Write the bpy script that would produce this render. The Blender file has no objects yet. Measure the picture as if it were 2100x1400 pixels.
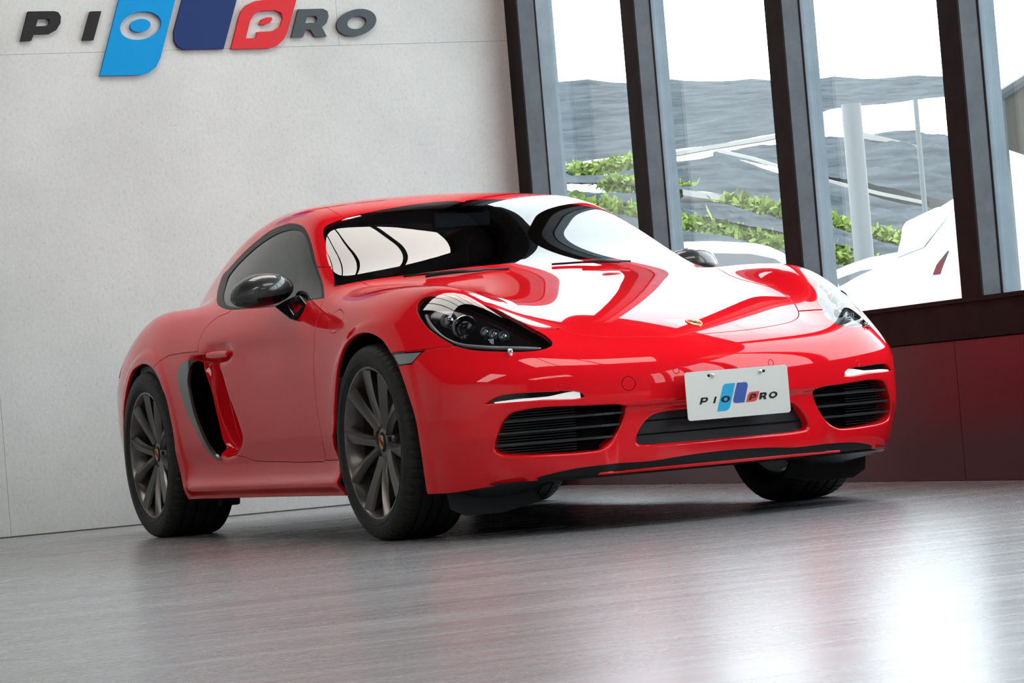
import bpy, math, random
import numpy as np
from mathutils import Vector, Matrix
D = bpy.data; SC = bpy.context.scene; COL = SC.collection
random.seed(4); RNG = np.random.default_rng(7)
# ---------------------------------------------------------------- camera
def make_camera():
    q = np.array(CAMQ)
    yaw, pitch, roll, f = q[3:7]
    fw = np.array([math.cos(pitch)*math.cos(yaw), math.cos(pitch)*math.sin(yaw), math.sin(pitch)])
    r = np.cross(fw, [0, 0, 1]); r /= np.linalg.norm(r); u = np.cross(r, fw)
    c, s = math.cos(roll), math.sin(roll)
    X = c*r+s*u; Y = -s*r+c*u
    cam = D.cameras.new('camera'); cam.sensor_width = 36; cam.lens = f/2100*36; cam.clip_start = .1; cam.clip_end = 500
    o = D.objects.new('camera', cam); COL.objects.link(o)
    M = Matrix(((X[0], Y[0], -fw[0], q[0]), (X[1], Y[1], -fw[1], q[1]), (X[2], Y[2], -fw[2], q[2]), (0, 0, 0, 1)))
    o.matrix_world = M; SC.camera = o
CAMQ = [9.554105,-4.655488,0.418223,2.715742,0.021732,-0.083243,6172.464499]
make_camera()
# ---------------------------------------------------------------- sky, lights, exposure
W = D.worlds.new('world'); SC.world = W; W.use_nodes = True
bg = W.node_tree.nodes['Background']; bg.inputs[0].default_value = (.90, .95, 1, 1); bg.inputs[1].default_value = 6.0
PANEL_STRENGTH = 5.
SC.view_settings.view_transform = 'Standard'; SC.view_settings.look = 'None'; SC.view_settings.gamma = 1
SC.view_settings.exposure = 0.0
SC.view_settings.use_curve_mapping = False
# ---------------------------------------------------------------- body surface definition
def smax(a,b,k): return .5*(a+b+np.sqrt((a-b)**2+k*k))
class Sp:
    """natural cubic spline with linear extrapolation"""
    def __init__(s,*k):
        k=sorted(k);x=np.array([a[0] for a in k],float);y=np.array([a[1] for a in k],float)
        n=len(x);h=np.diff(x);A=np.zeros((n,n));b=np.zeros(n);A[0,0]=A[-1,-1]=1
        for i in range(1,n-1):
            A[i,i-1]=h[i-1];A[i,i]=2*(h[i-1]+h[i]);A[i,i+1]=h[i];b[i]=6*((y[i+1]-y[i])/h[i]-(y[i]-y[i-1])/h[i-1])
        s.x=x;s.y=y;s.m=np.linalg.solve(A,b);s.h=h
        s.s0=(y[1]-y[0])/h[0]-h[0]*(2*s.m[0]+s.m[1])/6; s.s1=(y[-1]-y[-2])/h[-1]+h[-1]*(2*s.m[-1]+s.m[-2])/6
    def __call__(s,v):
        v=np.asarray(v,float);c=np.clip(v,s.x[0],s.x[-1])
        i=np.clip(np.searchsorted(s.x,c)-1,0,len(s.x)-2)
        h=s.h[i];a=(s.x[i+1]-c)/h;b=(c-s.x[i])/h
        r=a*s.y[i]+b*s.y[i+1]+((a**3-a)*s.m[i]+(b**3-b)*s.m[i+1])*h*h/6
        return r+(v<s.x[0])*(v-s.x[0])*s.s0+(v>s.x[-1])*(v-s.x[-1])*s.s1
def smin(a,b,k): return .5*(a+b-np.sqrt((a-b)**2+k*k))
def ss(a,b,x):
    t=np.clip((x-a)/(b-a),0,1);return t*t*t*(t*(6*t-15)+10)
def ga(x,c,w): return np.exp(-((x-c)/w)**2)
XE_=Sp((.80,-1.64),(.70,-1.59),(.62,-1.51),(.56,-1.47),(.51,-1.43),(.43,-1.375),(.37,-1.375),(.31,-1.50),(.25,-1.62))
XB_=Sp((.75,-1.93),(.67,-1.90),(.57,-1.88),(.49,-1.85),(.42,-1.80),(.36,-1.74),(.31,-1.67),(.25,-1.6))
def scoop(x,z):
    t=(XE_(z)-x)/.17
    r=smax(t,0,.05);r=smin(r,1.15,.1)
    return .075*r*ss(0,.07,x-XB_(z))*ss(.735,.69,z)*ss(.295,.36,z)*(x<-1.2)
# --- lower body
W_=Sp((1.0,.845),(.7,.868),(.35,.893),(0,.90),(-.4,.882),(-.8,.872),(-1.3,.872),(-1.7,.888),(-2.1,.905),(-2.45,.91),(-2.8,.888),(-3.1,.845),(-3.5,.76))
def side(x,z):
    y=W_(x)
    y=y-.75*np.clip(z-.58,0,None)**2-.35*np.clip(.5-z,0,None)**2
    m=ss(-2.15,-1.95,x)*(1-ss(-.45,-.25,x))
    y=y+m*(.028*ga(z,.200,.026)-.016*ga(z,.292,.045))
    y=y-scoop(x,z)-.020*np.exp(-(((x+1.585)/.125)**4+((z-.722)/.036)**4))
    # arch flares
    for cx,cz,r,q in ((.05,.335,.378,1.0),(-2.46,.345,.386,1.14)):
        d=np.sqrt(((x-cx)/np.where(x<cx,q,1.))**2+(z-cz)**2)-r
        y=y+.003*ga(d,.0,.09)+.006*ss(.062,.024,d)
    return y
H_=Sp((1.1,.47),(.95,.555),(.76,.645),(.5,.735),(.2,.808),(-.1,.866),(-.41,.915),(-.8,.95),(-1.4,.93),(-2.1,.895),(-2.5,.885),(-2.9,.86),(-3.3,.78))
A_=Sp((1.0,.0),(.8,.015),(.5,.075),(.3,.098),(.1,.082),(-.1,.058),(-.45,.015),(-.9,.0),(-1.5,.01),(-2.0,.09),(-2.3,.12),(-2.7,.12),(-3.1,.05),(-3.4,.0))
Yc_=Sp((1.0,.62),(.5,.66),(0,.70),(-.5,.74),(-1.2,.74),(-2.2,.78),(-3.2,.70))
def top(x,y):
    t=H_(x)-.035*(y/.6)**2
    return t+A_(x)*ga(y,Yc_(x),.15)+0.0
X0_=Sp((.10,.86),(.17,.925),(.25,.945),(.35,.948),(.45,.955),(.52,.955),(.6,.93),(.75,.86))
def front(y,z):
    return X0_(z)-.016*ss(.400,.378,z)*ss(.44,.37,y)-.105*(y/.6)**2-.11*(y/.85)**8-.10*(y/.85)**4*np.clip(.33-z,0,1)/.17-1.1*smax(z-.52,0,.05)*(y/.8)**6
XR_=Sp((.2,-3.30),(.4,-3.42),(.6,-3.45),(.8,-3.42),(.95,-3.35))
# --- greenhouse
def pmin(a,b,k):
    h=np.maximum(k-np.abs(a-b),0)/k; return np.minimum(a,b)-h*h*h*k/6
def pmax(a,b,k): return -pmin(-a,-b,k)
R_=Sp((-.6,1.19),(-.9,1.236),(-1.15,1.266),(-1.45,1.288),(-1.8,1.272),(-2.2,1.195),(-2.6,1.08),(-3.0,.955),(-3.4,.83))
def WS(x):
    t=-.405-x; return .921+.505*t-.045*t*t
G_=Sp((-.2,.70),(-.5,.745),(-.9,.775),(-1.4,.785),(-1.9,.745),(-2.4,.65),(-2.9,.53),(-3.3,.42))
def parts(P):
    x=P[...,0];y=np.abs(P[...,1]);y=np.sqrt(y*y+1e-6);z=P[...,2]
    a=y-side(x,z)
    b=(z-top(x,y))*.96
    c=(x-front(y,z))*.97
    d=XR_(z)+.15*(y/.8)**4-x
    lo=smax(a,b,.065);lo=smax(lo,c,.058);lo=smax(lo,d,.12)
    g=(y-G_(x)+.44*(z-.9)+.35*np.clip(z-.9,0,None)**2)*.87
    xs=x+(.33+.35*(1.10-np.clip(z,.7,1.3)))*y**2
    w=(z-WS(xs))*.88
    r=(z-R_(x)+.11*y**2)*.97
    r=pmax(w,r,.09)
    gh=pmax(g,r,.11)
    gh=smax(gh,(.76-z),.05)
    return lo,gh
def F(P):
    lo,gh=parts(P)
    return pmin(lo,gh,.13)
# ---------------------------------------------------------------- surface extraction and cutting
def surface_nets(Ff, lo, hi, h):
    nx=int(round((hi[0]-lo[0])/h))+1; ny=int(round(hi[1]/h))+1; nz=int(round((hi[2]-lo[2])/h))+1
    xs=lo[0]+h*np.arange(nx); yh=h*(np.arange(ny)+.5); zs=lo[2]+h*np.arange(nz)
    half=np.empty((nx,ny,nz))
    for i0 in range(0,nx,64):
        X,Y,Z=np.meshgrid(xs[i0:i0+64],yh,zs,indexing='ij')
        half[i0:i0+64]=Ff(np.stack([X,Y,Z],-1))
    f=np.concatenate([half[:,::-1],half],1); ys=np.concatenate([-yh[::-1],yh])
    s=f<0
    c=np.zeros((nx-1,len(ys)-1,nz-1),np.int8)
    for a in (0,1):
        for b in (0,1):
            for d in (0,1): c+=s[a:a+nx-1,b:b+len(ys)-1,d:d+nz-1]
    act=(c>0)&(c<8); idx=-np.ones(act.shape,int); ii=np.argwhere(act); idx[act]=np.arange(len(ii))
    V=np.zeros((len(ii),3));n=np.zeros(len(ii))
    base=[(0,0,0),(1,0,0),(0,1,0),(0,0,1),(1,1,0),(1,0,1),(0,1,1),(1,1,1)]
    ed=[((0,0,0),(1,0,0)),((0,1,0),(1,1,0)),((0,0,1),(1,0,1)),((0,1,1),(1,1,1)),((0,0,0),(0,1,0)),((1,0,0),(1,1,0)),((0,0,1),(0,1,1)),((1,0,1),(1,1,1)),((0,0,0),(0,0,1)),((1,0,0),(1,0,1)),((0,1,0),(0,1,1)),((1,1,0),(1,1,1))]
    for a,b in ed:
        a=np.array(a);b=np.array(b);fa=f[tuple((ii+a).T)];fb=f[tuple((ii+b).T)]
        m=(fa<0)!=(fb<0);t=np.where(m,fa/np.where(m,fa-fb,1),0)
        V+=m[:,None]*(ii+a+t[:,None]*(b-a));n+=m
    V=V/n[:,None]; V=np.stack([xs[0]+h*V[:,0],ys[0]+h*V[:,1],zs[0]+h*V[:,2]],1)
    Q=[]
    for ax in range(3):
        sl0=[slice(None)]*3;sl1=[slice(None)]*3;sl0[ax]=slice(0,-1);sl1[ax]=slice(1,None)
        ch=s[tuple(sl0)]!=s[tuple(sl1)]
        e=np.argwhere(ch);b,c2=[k for k in range(3) if k!=ax]
        ok=(e[:,b]>0)&(e[:,c2]>0)&(e[:,b]<act.shape[b])&(e[:,c2]<act.shape[c2])
        e=e[ok];o=np.zeros(3,int)
        def at(db,dc):
            g=e.copy();g[:,b]-=db;g[:,c2]-=dc;return idx[tuple(g.T)]
        q=np.stack([at(0,0),at(1,0),at(1,1),at(0,1)],1)
        inside=s[tuple(e.T)]
        fl=inside if ax!=1 else ~inside
        q[fl]=q[fl]
        q[~fl]=q[~fl][:,::-1]
        Q.append(q)
    Q=np.concatenate(Q)
    T=np.concatenate([Q[:,[0,1,2]],Q[:,[0,2,3]]])
    return V,T
def grad(Ff,P,e=1.5e-3):
    g=np.empty_like(P)
    for k in range(3):
        d=np.zeros(3);d[k]=e;g[:,k]=(Ff(P+d)-Ff(P-d))/(2*e)
    return g
def project(Ff,P,it=4):
    for _ in range(it):
        g=grad(Ff,P);f=Ff(P);P=P-(f/np.maximum((g*g).sum(1),.05))[:,None]*g
    return P
def cut(Ff,V,T,fun):
    """split triangles along fun==0"""
    f=fun(V); f=np.where(np.abs(f)<1e-5,1e-5,f)
    s=f>0; ts=s[T]; k=ts.sum(1); m=(k==1)|(k==2)
    if not m.any(): return V,T
    keep=T[~m];t=T[m];st=ts[m]
    odd=np.where(st.sum(1)==1, st.argmax(1), (~st).argmax(1))
    r=np.arange(len(t)); a=t[r,odd];b=t[r,(odd+1)%3];c=t[r,(odd+2)%3]
    E=np.concatenate([np.stack([a,b],1),np.stack([a,c],1)]);Es=np.sort(E,1)
    u,inv=np.unique(Es,axis=0,return_inverse=True);inv=inv.ravel()
    p0=V[u[:,0]];p1=V[u[:,1]];f0=f[u[:,0]];f1=f[u[:,1]]
    lo=np.zeros(len(u));hi=np.ones(len(u));sg=f0>0
    t_=f0/(f0-f1)
    for _ in range(8):
        pm=p0+t_[:,None]*(p1-p0);fm=fun(pm)
        g=(fm>0)==sg; lo=np.where(g,t_,lo);hi=np.where(g,hi,t_);f0=np.where(g,fm,f0);f1=np.where(g,f1,fm)
        t_=lo+(hi-lo)*np.clip(f0/np.where(np.abs(f0-f1)<1e-12,1,f0-f1),.05,.95)
    N=p0+t_[:,None]*(p1-p0); N=project(Ff,N,2)
    o=len(V); ab=inv[:len(t)]+o; ac=inv[len(t):]+o
    V=np.concatenate([V,N])
    T=np.concatenate([keep,np.stack([a,ab,ac],1),np.stack([ab,b,c],1),np.stack([ab,c,ac],1)])
    return V,T
def spline_loop(P,n=8,closed=True,corners=()):
    """Catmull-Rom through points (any dimension)"""
    P=np.asarray(P,float);N=len(P);out=[]
    for i in range(N if closed else N-1):
        g=lambda j:(P[j%N] if closed else P[min(max(j,0),N-1)])
        p0,p1,p2,p3=g(i-1),g(i),g(i+1),g(i+2)
        if i%N in corners: p0=2*p1-p2
        if (i+1)%N in corners: p3=2*p2-p1
        d01=max(np.linalg.norm(p1-p0),1e-6)**.5;d12=max(np.linalg.norm(p2-p1),1e-6)**.5;d23=max(np.linalg.norm(p3-p2),1e-6)**.5
        m1=(p2-p1)+d12*((p1-p0)/d01-(p2-p0)/(d01+d12)) ; m2=(p2-p1)+d12*((p3-p2)/d23-(p3-p1)/(d12+d23))
        for k in range(n):
            t=k/n;out.append((2*t**3-3*t*t+1)*p1+(t**3-2*t*t+t)*m1+(-2*t**3+3*t*t)*p2+(t**3-t*t)*m2)
    if not closed: out.append(P[-1])
    return np.array(out)
def seg_dist(Q,L,closed):
    A=L if closed else L[:-1];B=np.roll(L,-1,0) if closed else L[1:]
    d=np.full(len(Q),1e9);ins=np.zeros(len(Q),bool)
    for a,b in zip(A,B):
        ab=b-a;l=max(ab@ab,1e-14);t=np.clip(((Q-a)@ab)/l,0,1)
        w=Q-a-t[:,None]*ab;d=np.minimum(d,(w*w).sum(1))
        if closed:
            c=((a[1]>Q[:,1])!=(b[1]>Q[:,1]))
            xx=a[0]+(Q[:,1]-a[1])*ab[0]/(ab[1] if abs(ab[1])>1e-14 else 1e-14)
            ins^=c&(Q[:,0]<xx)
    return np.sqrt(d),ins
class Region:
    """closed (or open) curve in a projection plane; symmetric in y unless sym=False. value <0 inside"""
    def __init__(s,pts3,n,cond,closed=True,corners=(),width=None,sym=True,dens=8,raw=False):
        n=np.array(n,float);n/=np.linalg.norm(n)
        e1=np.cross([0,0,1.],n) if abs(n[2])<.9 else np.cross([0,1.,0],n)
        e1/=np.linalg.norm(e1);e2=np.cross(n,e1);s.B=np.stack([e1,e2],1)
        s.L=np.asarray(pts3,float)@s.B; s.L3=np.asarray(pts3,float)
        if not raw: s.L=spline_loop(s.L,dens,closed,corners)
        s.closed=closed;s.cond=cond;s.w=width;s.sym=sym
        s.lo=s.L.min(0)-.05;s.hi=s.L.max(0)+.05
    def __call__(s,P):
        P=P.copy()
        if s.sym: P[:,1]=-np.abs(P[:,1])
        r=np.full(len(P),.05);Q=P@s.B
        m=((Q>s.lo)&(Q<s.hi)).all(1)&s.cond(P)
        if m.any():
            d,i=seg_dist(Q[m],s.L,s.closed)
            if s.w is not None: v=d-s.w
            else: v=np.where(i,-d,d)
            r[m]=np.minimum(v,.05)
        return r
FEAT = {
 'arch_front': [(-0.3839,-0.8394,0.1551),(-0.3816,-0.8577,0.2332),(-0.4092,-0.8566,0.3186),(-0.3281,-0.8861,0.3982),(-0.2984,-0.8903,0.4652),(-0.2445,-0.8917,0.5811),(-0.2069,-0.8894,0.6351),(-0.1652,-0.8839,0.6771),(-0.1042,-0.8784,0.7040),(-0.0304,-0.8736,0.7161),(0.0371,-0.8709,0.7137),(0.1063,-0.8703,0.6999),(0.1708,-0.8718,0.6775),(0.2427,-0.8783,0.6364),(0.3312,-0.8854,0.5712),(0.3980,-0.8872,0.4731),(0.4262,-0.8827,0.3979),(0.4251,-0.8737,0.3023),(0.4024,-0.8585,0.2064),(0.3874,-0.8471,0.1554)],
 'arch_rear': [(-2.0793,-0.8655,0.1587),(-2.0863,-0.8832,0.2221),(-2.0930,-0.8970,0.3325),(-2.0828,-0.9052,0.4239),(-2.1043,-0.9074,0.5036),(-2.1353,-0.9076,0.5715),(-2.1840,-0.9069,0.6222),(-2.2457,-0.9024,0.6704),(-2.3140,-0.8976,0.7009),(-2.3960,-0.8927,0.7211),(-2.4785,-0.8891,0.7279),(-2.5601,-0.8872,0.7209),(-2.6443,-0.8856,0.7026),(-2.7006,-0.8883,0.6609),(-2.7629,-0.8876,0.5997),(-2.8213,-0.8817,0.5374),(-2.8518,-0.8777,0.4739),(-2.8938,-0.8680,0.3971),(-2.9100,-0.8585,0.3323)],
 'side_window': [(-1.8848,-0.7455,0.9336),(-2.0958,-0.6615,1.0022),(-2.1230,-0.6327,1.0475),(-2.0042,-0.6396,1.0738),(-1.8587,-0.6397,1.1118),(-1.6751,-0.6334,1.1548),(-1.5261,-0.6227,1.1847),(-1.3948,-0.6187,1.1943),(-1.2680,-0.6204,1.1891),(-1.1579,-0.6279,1.1702),(-1.0743,-0.6417,1.1413),(-0.9576,-0.6708,1.0823),(-0.7914,-0.7178,0.9810),(-0.5659,-0.7884,0.8644),(-0.7553,-0.8034,0.8647),(-1.0814,-0.8095,0.8660),(-1.3758,-0.8025,0.8776),(-1.5726,-0.7934,0.8863),(-1.7325,-0.7777,0.9037)],
 'side_glass': [(-1.8349,-0.7354,0.9492),(-1.9027,-0.7055,0.9814),(-1.9419,-0.6723,1.0315),(-1.8755,-0.6637,1.0653),(-1.7541,-0.6591,1.0996),(-1.6265,-0.6527,1.1300),(-1.4456,-0.6436,1.1597),(-1.2889,-0.6396,1.1670),(-1.1924,-0.6408,1.1600),(-1.1124,-0.6471,1.1426),(-1.0150,-0.6673,1.1007),(-0.8561,-0.7104,1.0081),(-0.6001,-0.7877,0.8698),(-0.7634,-0.7999,0.8704),(-1.0894,-0.8061,0.8719),(-1.3539,-0.7998,0.8821),(-1.5997,-0.7829,0.9003),(-1.7291,-0.7648,0.9196)],
 'door_line': [(-0.5599,-0.7945,0.8578),(-0.5326,-0.8250,0.8140),(-0.5243,-0.8497,0.7538),(-0.5197,-0.8629,0.6758),(-0.5171,-0.8717,0.5678),(-0.5116,-0.8727,0.4819),(-0.5038,-0.8660,0.3634),(-0.5649,-0.8405,0.2794),(-0.8366,-0.8357,0.2822),(-1.0830,-0.8340,0.2881),(-1.3227,-0.8379,0.2967),(-1.4297,-0.8474,0.3156),(-1.6522,-0.7991,0.3394)],
 'door_rear_line': [(-1.5726,-0.7934,0.8863),(-1.7215,-0.8102,0.8641),(-1.7930,-0.8350,0.8264),(-1.8155,-0.8539,0.7853),(-1.8043,-0.8674,0.7420),(-1.8054,-0.8670,0.7436),(-1.8685,-0.8438,0.7124)],
 'quarter_line': [(-1.8041,-0.8677,0.7406),(-1.9691,-0.8708,0.7445),(-2.1491,-0.8760,0.7436),(-2.2464,-0.8846,0.7276),(-2.3094,-0.8978,0.6994)],
 'scoop_edge': [(-1.7372,-0.8197,0.7043),(-1.7949,-0.7938,0.6695),(-1.7352,-0.7965,0.6195),(-1.6940,-0.7965,0.5646),(-1.6574,-0.7951,0.5100),(-1.5980,-0.7914,0.4315),(-1.5914,-0.7879,0.3841),(-1.6193,-0.7866,0.3659),(-1.6679,-0.7930,0.3481),(-1.5812,-0.8439,0.3182),(-1.6128,-0.8478,0.2899)],
 'intake_open': [(-1.8965,-0.8816,0.6745),(-1.8878,-0.8633,0.7027),(-1.8739,-0.8424,0.7078),(-1.8603,-0.8246,0.6747),(-1.8416,-0.8168,0.6196),(-1.8227,-0.8100,0.5527),(-1.8014,-0.8094,0.4982),(-1.7647,-0.8113,0.4378),(-1.7282,-0.8154,0.3897),(-1.6797,-0.8285,0.3424),(-1.6506,-0.8514,0.2996),(-1.6999,-0.8592,0.3159),(-1.7478,-0.8766,0.3596),(-1.8001,-0.8850,0.4208),(-1.8538,-0.8891,0.4941),(-1.8896,-0.8899,0.5671),(-1.9083,-0.8880,0.6275)],
 'intake_blade': [(-2.0161,-0.8867,0.6743),(-1.9945,-0.8823,0.6971),(-1.9192,-0.8774,0.7100),(-1.8791,-0.8530,0.7105),(-1.8878,-0.8633,0.7027),(-1.8965,-0.8816,0.6745),(-1.9083,-0.8880,0.6275),(-1.8896,-0.8899,0.5671),(-1.8538,-0.8891,0.4941),(-1.8001,-0.8850,0.4208),(-1.7478,-0.8766,0.3596),(-1.6999,-0.8592,0.3159),(-1.6521,-0.8510,0.2979),(-1.7107,-0.8563,0.3070),(-1.7643,-0.8726,0.3419),(-1.8351,-0.8863,0.4159),(-1.9279,-0.8922,0.5027),(-1.9877,-0.8936,0.5891),(-2.0213,-0.8902,0.6506)],
 'fuel_flap': [(-0.3038,-0.8252,0.8017),(-0.3633,-0.8199,0.8108),(-0.3961,-0.8321,0.7928),(-0.3948,-0.8458,0.7634),(-0.3714,-0.8539,0.7409),(-0.3310,-0.8578,0.7302),(-0.2856,-0.8561,0.7383),(-0.2596,-0.8482,0.7597),(-0.2675,-0.8378,0.7809)],
 'headlight': [(0.2710,-0.7827,0.7688),(0.2427,-0.7634,0.7940),(0.2462,-0.7421,0.8097),(0.3087,-0.7149,0.8112),(0.3869,-0.6802,0.7998),(0.4453,-0.6542,0.7811),(0.5135,-0.6182,0.7502),(0.5757,-0.5754,0.7147),(0.6540,-0.5464,0.6721),(0.7113,-0.5232,0.6410),(0.7579,-0.5222,0.6146),(0.7745,-0.5353,0.6028),(0.7779,-0.5742,0.5934),(0.7580,-0.6274,0.5920),(0.7100,-0.6881,0.5986),(0.6378,-0.7432,0.6098),(0.5680,-0.7736,0.6274),(0.4990,-0.7887,0.6537),(0.4069,-0.7986,0.6933),(0.3337,-0.7961,0.7315)],
 'hood_line': [(-0.4829,-0.7546,0.8729),(-0.3744,-0.7360,0.8668),(-0.3551,-0.6842,0.8758),(-0.3784,-0.6100,0.8844),(-0.3570,-0.5488,0.8847),(-0.3190,-0.4839,0.8822),(-0.2569,-0.4571,0.8716),(-0.1083,-0.4373,0.8461),(0.3494,-0.5832,0.8016),(0.3719,-0.5524,0.7832),(0.4814,-0.5303,0.7419),(0.5752,-0.4970,0.7000),(0.6568,-0.4639,0.6642),(0.7129,-0.4345,0.6398),(0.7467,-0.3990,0.6261),(0.7795,-0.3365,0.6148),(0.8209,-0.1893,0.6032),(0.8296,-0.0862,0.6022),(0.8312,-0.0057,0.6024)],
 'bumper_line': [(0.4300,-0.8352,0.6265),(0.4655,-0.8214,0.6280),(0.4968,-0.8023,0.6366),(0.5087,-0.7939,0.6407)],
 'bumper_tip_line': [(0.7062,-0.5232,0.6437),(0.6803,-0.5022,0.6557),(0.7435,-0.4768,0.6243),(0.8075,-0.4606,0.5889)],
 'side_marker': [(0.2509,-0.8792,0.6307),(0.3410,-0.8613,0.6291),(0.4300,-0.8352,0.6265),(0.3915,-0.8687,0.5858),(0.3172,-0.8842,0.5850)],
 'drl': [(0.7191,-0.7650,0.4330),(0.7391,-0.7454,0.4520),(0.7591,-0.7226,0.4613),(0.7878,-0.6837,0.4643),(0.8387,-0.5887,0.4609),(0.8712,-0.5009,0.4546),(0.8765,-0.4836,0.4437),(0.8779,-0.4779,0.4292),(0.8700,-0.5031,0.4243),(0.8277,-0.6123,0.4294),(0.7511,-0.7320,0.4308)],
 'drl_bar': [(0.7238,-0.7607,0.4358),(0.7870,-0.6854,0.4424),(0.8381,-0.5901,0.4428),(0.8725,-0.4967,0.4505),(0.8753,-0.4867,0.4323),(0.8280,-0.6120,0.4340),(0.7513,-0.7319,0.4341)],
 'side_grille': [(0.7563,-0.7234,0.3816),(0.7731,-0.7033,0.4030),(0.7952,-0.6713,0.4115),(0.8268,-0.6132,0.4154),(0.8762,-0.4814,0.4098),(0.9065,-0.3611,0.4015),(0.9032,-0.3422,0.3898),(0.8910,-0.3505,0.3485),(0.8846,-0.3752,0.3035),(0.8836,-0.4043,0.2682),(0.8819,-0.4364,0.2521),(0.8640,-0.4907,0.2476),(0.8277,-0.5773,0.2484),(0.7526,-0.6973,0.2551),(0.7225,-0.7344,0.2658),(0.7163,-0.7478,0.2858),(0.7286,-0.7477,0.3185),(0.7427,-0.7378,0.3549)],
 'centre_intake': [(0.8962,-0.3135,0.2610),(0.8975,-0.3103,0.2840),(0.9014,-0.2935,0.3290),(0.9051,-0.2752,0.3585),(0.9089,-0.2529,0.3696),(0.9212,-0.1484,0.3716),(0.9270,0.0430,0.3710),(0.9196,0.1363,0.2449),(0.9222,-0.1020,0.2485),(0.9040,-0.2674,0.2509),(0.8977,-0.3044,0.2551)],
 'centre_intake_far': [(0.9102,0.2443,0.3712),(0.8992,0.3103,0.3613),(0.8952,0.3287,0.3389),(0.8892,0.3507,0.2789),(0.8902,0.3417,0.2557),(0.8956,0.3133,0.2472),(0.9196,0.1363,0.2449)],
 'lip_top': [(0.7738,-0.6308,0.1833),(0.8379,-0.5342,0.2047),(0.8765,-0.3956,0.2112),(0.8998,-0.2667,0.2095),(0.9150,-0.1599,0.2170),(0.9212,0.0731,0.2186),(0.8863,0.3329,0.2060),(0.8592,0.4705,0.1928),(0.7879,0.5984,0.1731)],
 'lip_bot': [(0.7738,-0.6308,0.1833),(0.7894,-0.5925,0.1704),(0.8660,-0.4284,0.1783),(0.9055,-0.1581,0.1833),(0.9055,0.1379,0.1794),(0.8660,0.4034,0.1794),(0.7879,0.5984,0.1731)],
 'bumper_bottom': [(0.3841,-0.8477,0.1560),(0.5318,-0.8152,0.1678),(0.6596,-0.7488,0.1782),(0.7690,-0.6325,0.1779)],
 'windshield': [(-0.4829,-0.7546,0.8729),(-0.6693,-0.7063,0.9475),(-0.7767,-0.6762,1.0103),(-0.8914,-0.6421,1.0798),(-0.9736,-0.6163,1.1272),(-1.0115,-0.5913,1.1529),(-1.0207,-0.5528,1.1676),(-1.0349,-0.5010,1.1821),(-1.0582,-0.3184,1.2108),(-1.0757,-0.1364,1.2272),(-1.0706,-0.0217,1.2277),(-1.0730,0.0853,1.2277)],
 'washer': [(0.7339,-0.6647,0.5932)],
 'tow_cap': [(0.9111,-0.3361,0.4851),(0.9160,-0.3176,0.4676),(0.9166,-0.3162,0.4580),(0.9151,-0.3246,0.4446),(0.9118,-0.3408,0.4393),(0.9085,-0.3576,0.4496),(0.9076,-0.3610,0.4640),(0.9085,-0.3521,0.4798)],
 'handle': [(-1.7676,-0.8680,0.7329),(-1.7433,-0.8638,0.7461),(-1.6897,-0.8563,0.7529),(-1.6175,-0.8500,0.7504),(-1.5705,-0.8451,0.7417),(-1.5580,-0.8430,0.7234),(-1.5567,-0.8451,0.7031),(-1.6824,-0.8201,0.6987),(-1.8276,-0.8080,0.7043),(-1.8351,-0.8360,0.7132)],
 'roof_line': [(-1.0448,-0.5368,1.1806),(-1.1242,-0.5266,1.2102),(-1.2127,-0.5138,1.2339),(-1.3077,-0.5053,1.2489)],
 'hl_projector': [(0.5154,-0.7277,0.7112)],
 'hl_reflector': [(0.4292,-0.7477,0.7403)],
 'hl_led': [(0.5938,-0.6853,0.6910),(0.6219,-0.6655,0.6817),(0.6466,-0.6389,0.6737)],
 'hl_guide': [(0.3188,-0.7798,0.7558),(0.3677,-0.7899,0.7241),(0.4275,-0.7916,0.6916),(0.4917,-0.7847,0.6634),(0.5563,-0.7672,0.6434),(0.6224,-0.7345,0.6315),(0.6860,-0.6856,0.6224),(0.7320,-0.6237,0.6167),(0.7599,-0.5644,0.6093)],
 'badge': [(0.7406,0.0099,0.6454)],
 'wiper_near': [(-0.3952,-0.4396,0.9059),(-0.3730,-0.3609,0.9085),(-0.3346,-0.2724,0.9058)],
 'wiper_far': [(-0.3300,0.1359,0.9122),(-0.3543,0.2274,0.9143),(-0.3414,0.2903,0.9062)],
 'cowl': [(-0.4851,-0.7479,0.8762),(-0.4315,-0.6609,0.8882),(-0.4187,-0.5520,0.8984),(-0.3891,-0.4423,0.9038),(-0.3536,-0.3119,0.9077),(-0.3323,-0.1278,0.9132),(-0.3261,0.0453,0.9135)],
 'sticker': [(-1.0227,-0.5265,1.1733),(-1.0293,-0.4375,1.1879)],
}
PANELS = [(-2.55,-.38,1.6,3.3,'long glowing ceiling panel nearest the concrete wall',.55),(2.3,-.4,1.5,2.9,'glowing ceiling panel above the front of the car'),(2.3,-5.6,1.5,3.3,'unseen glowing ceiling panel added to light the right side of the car'),(8.2,-3.5,1.5,3.3,'glowing ceiling panel farthest from the concrete wall')]  # third panel is unseen, added to brighten the car's right side
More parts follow.
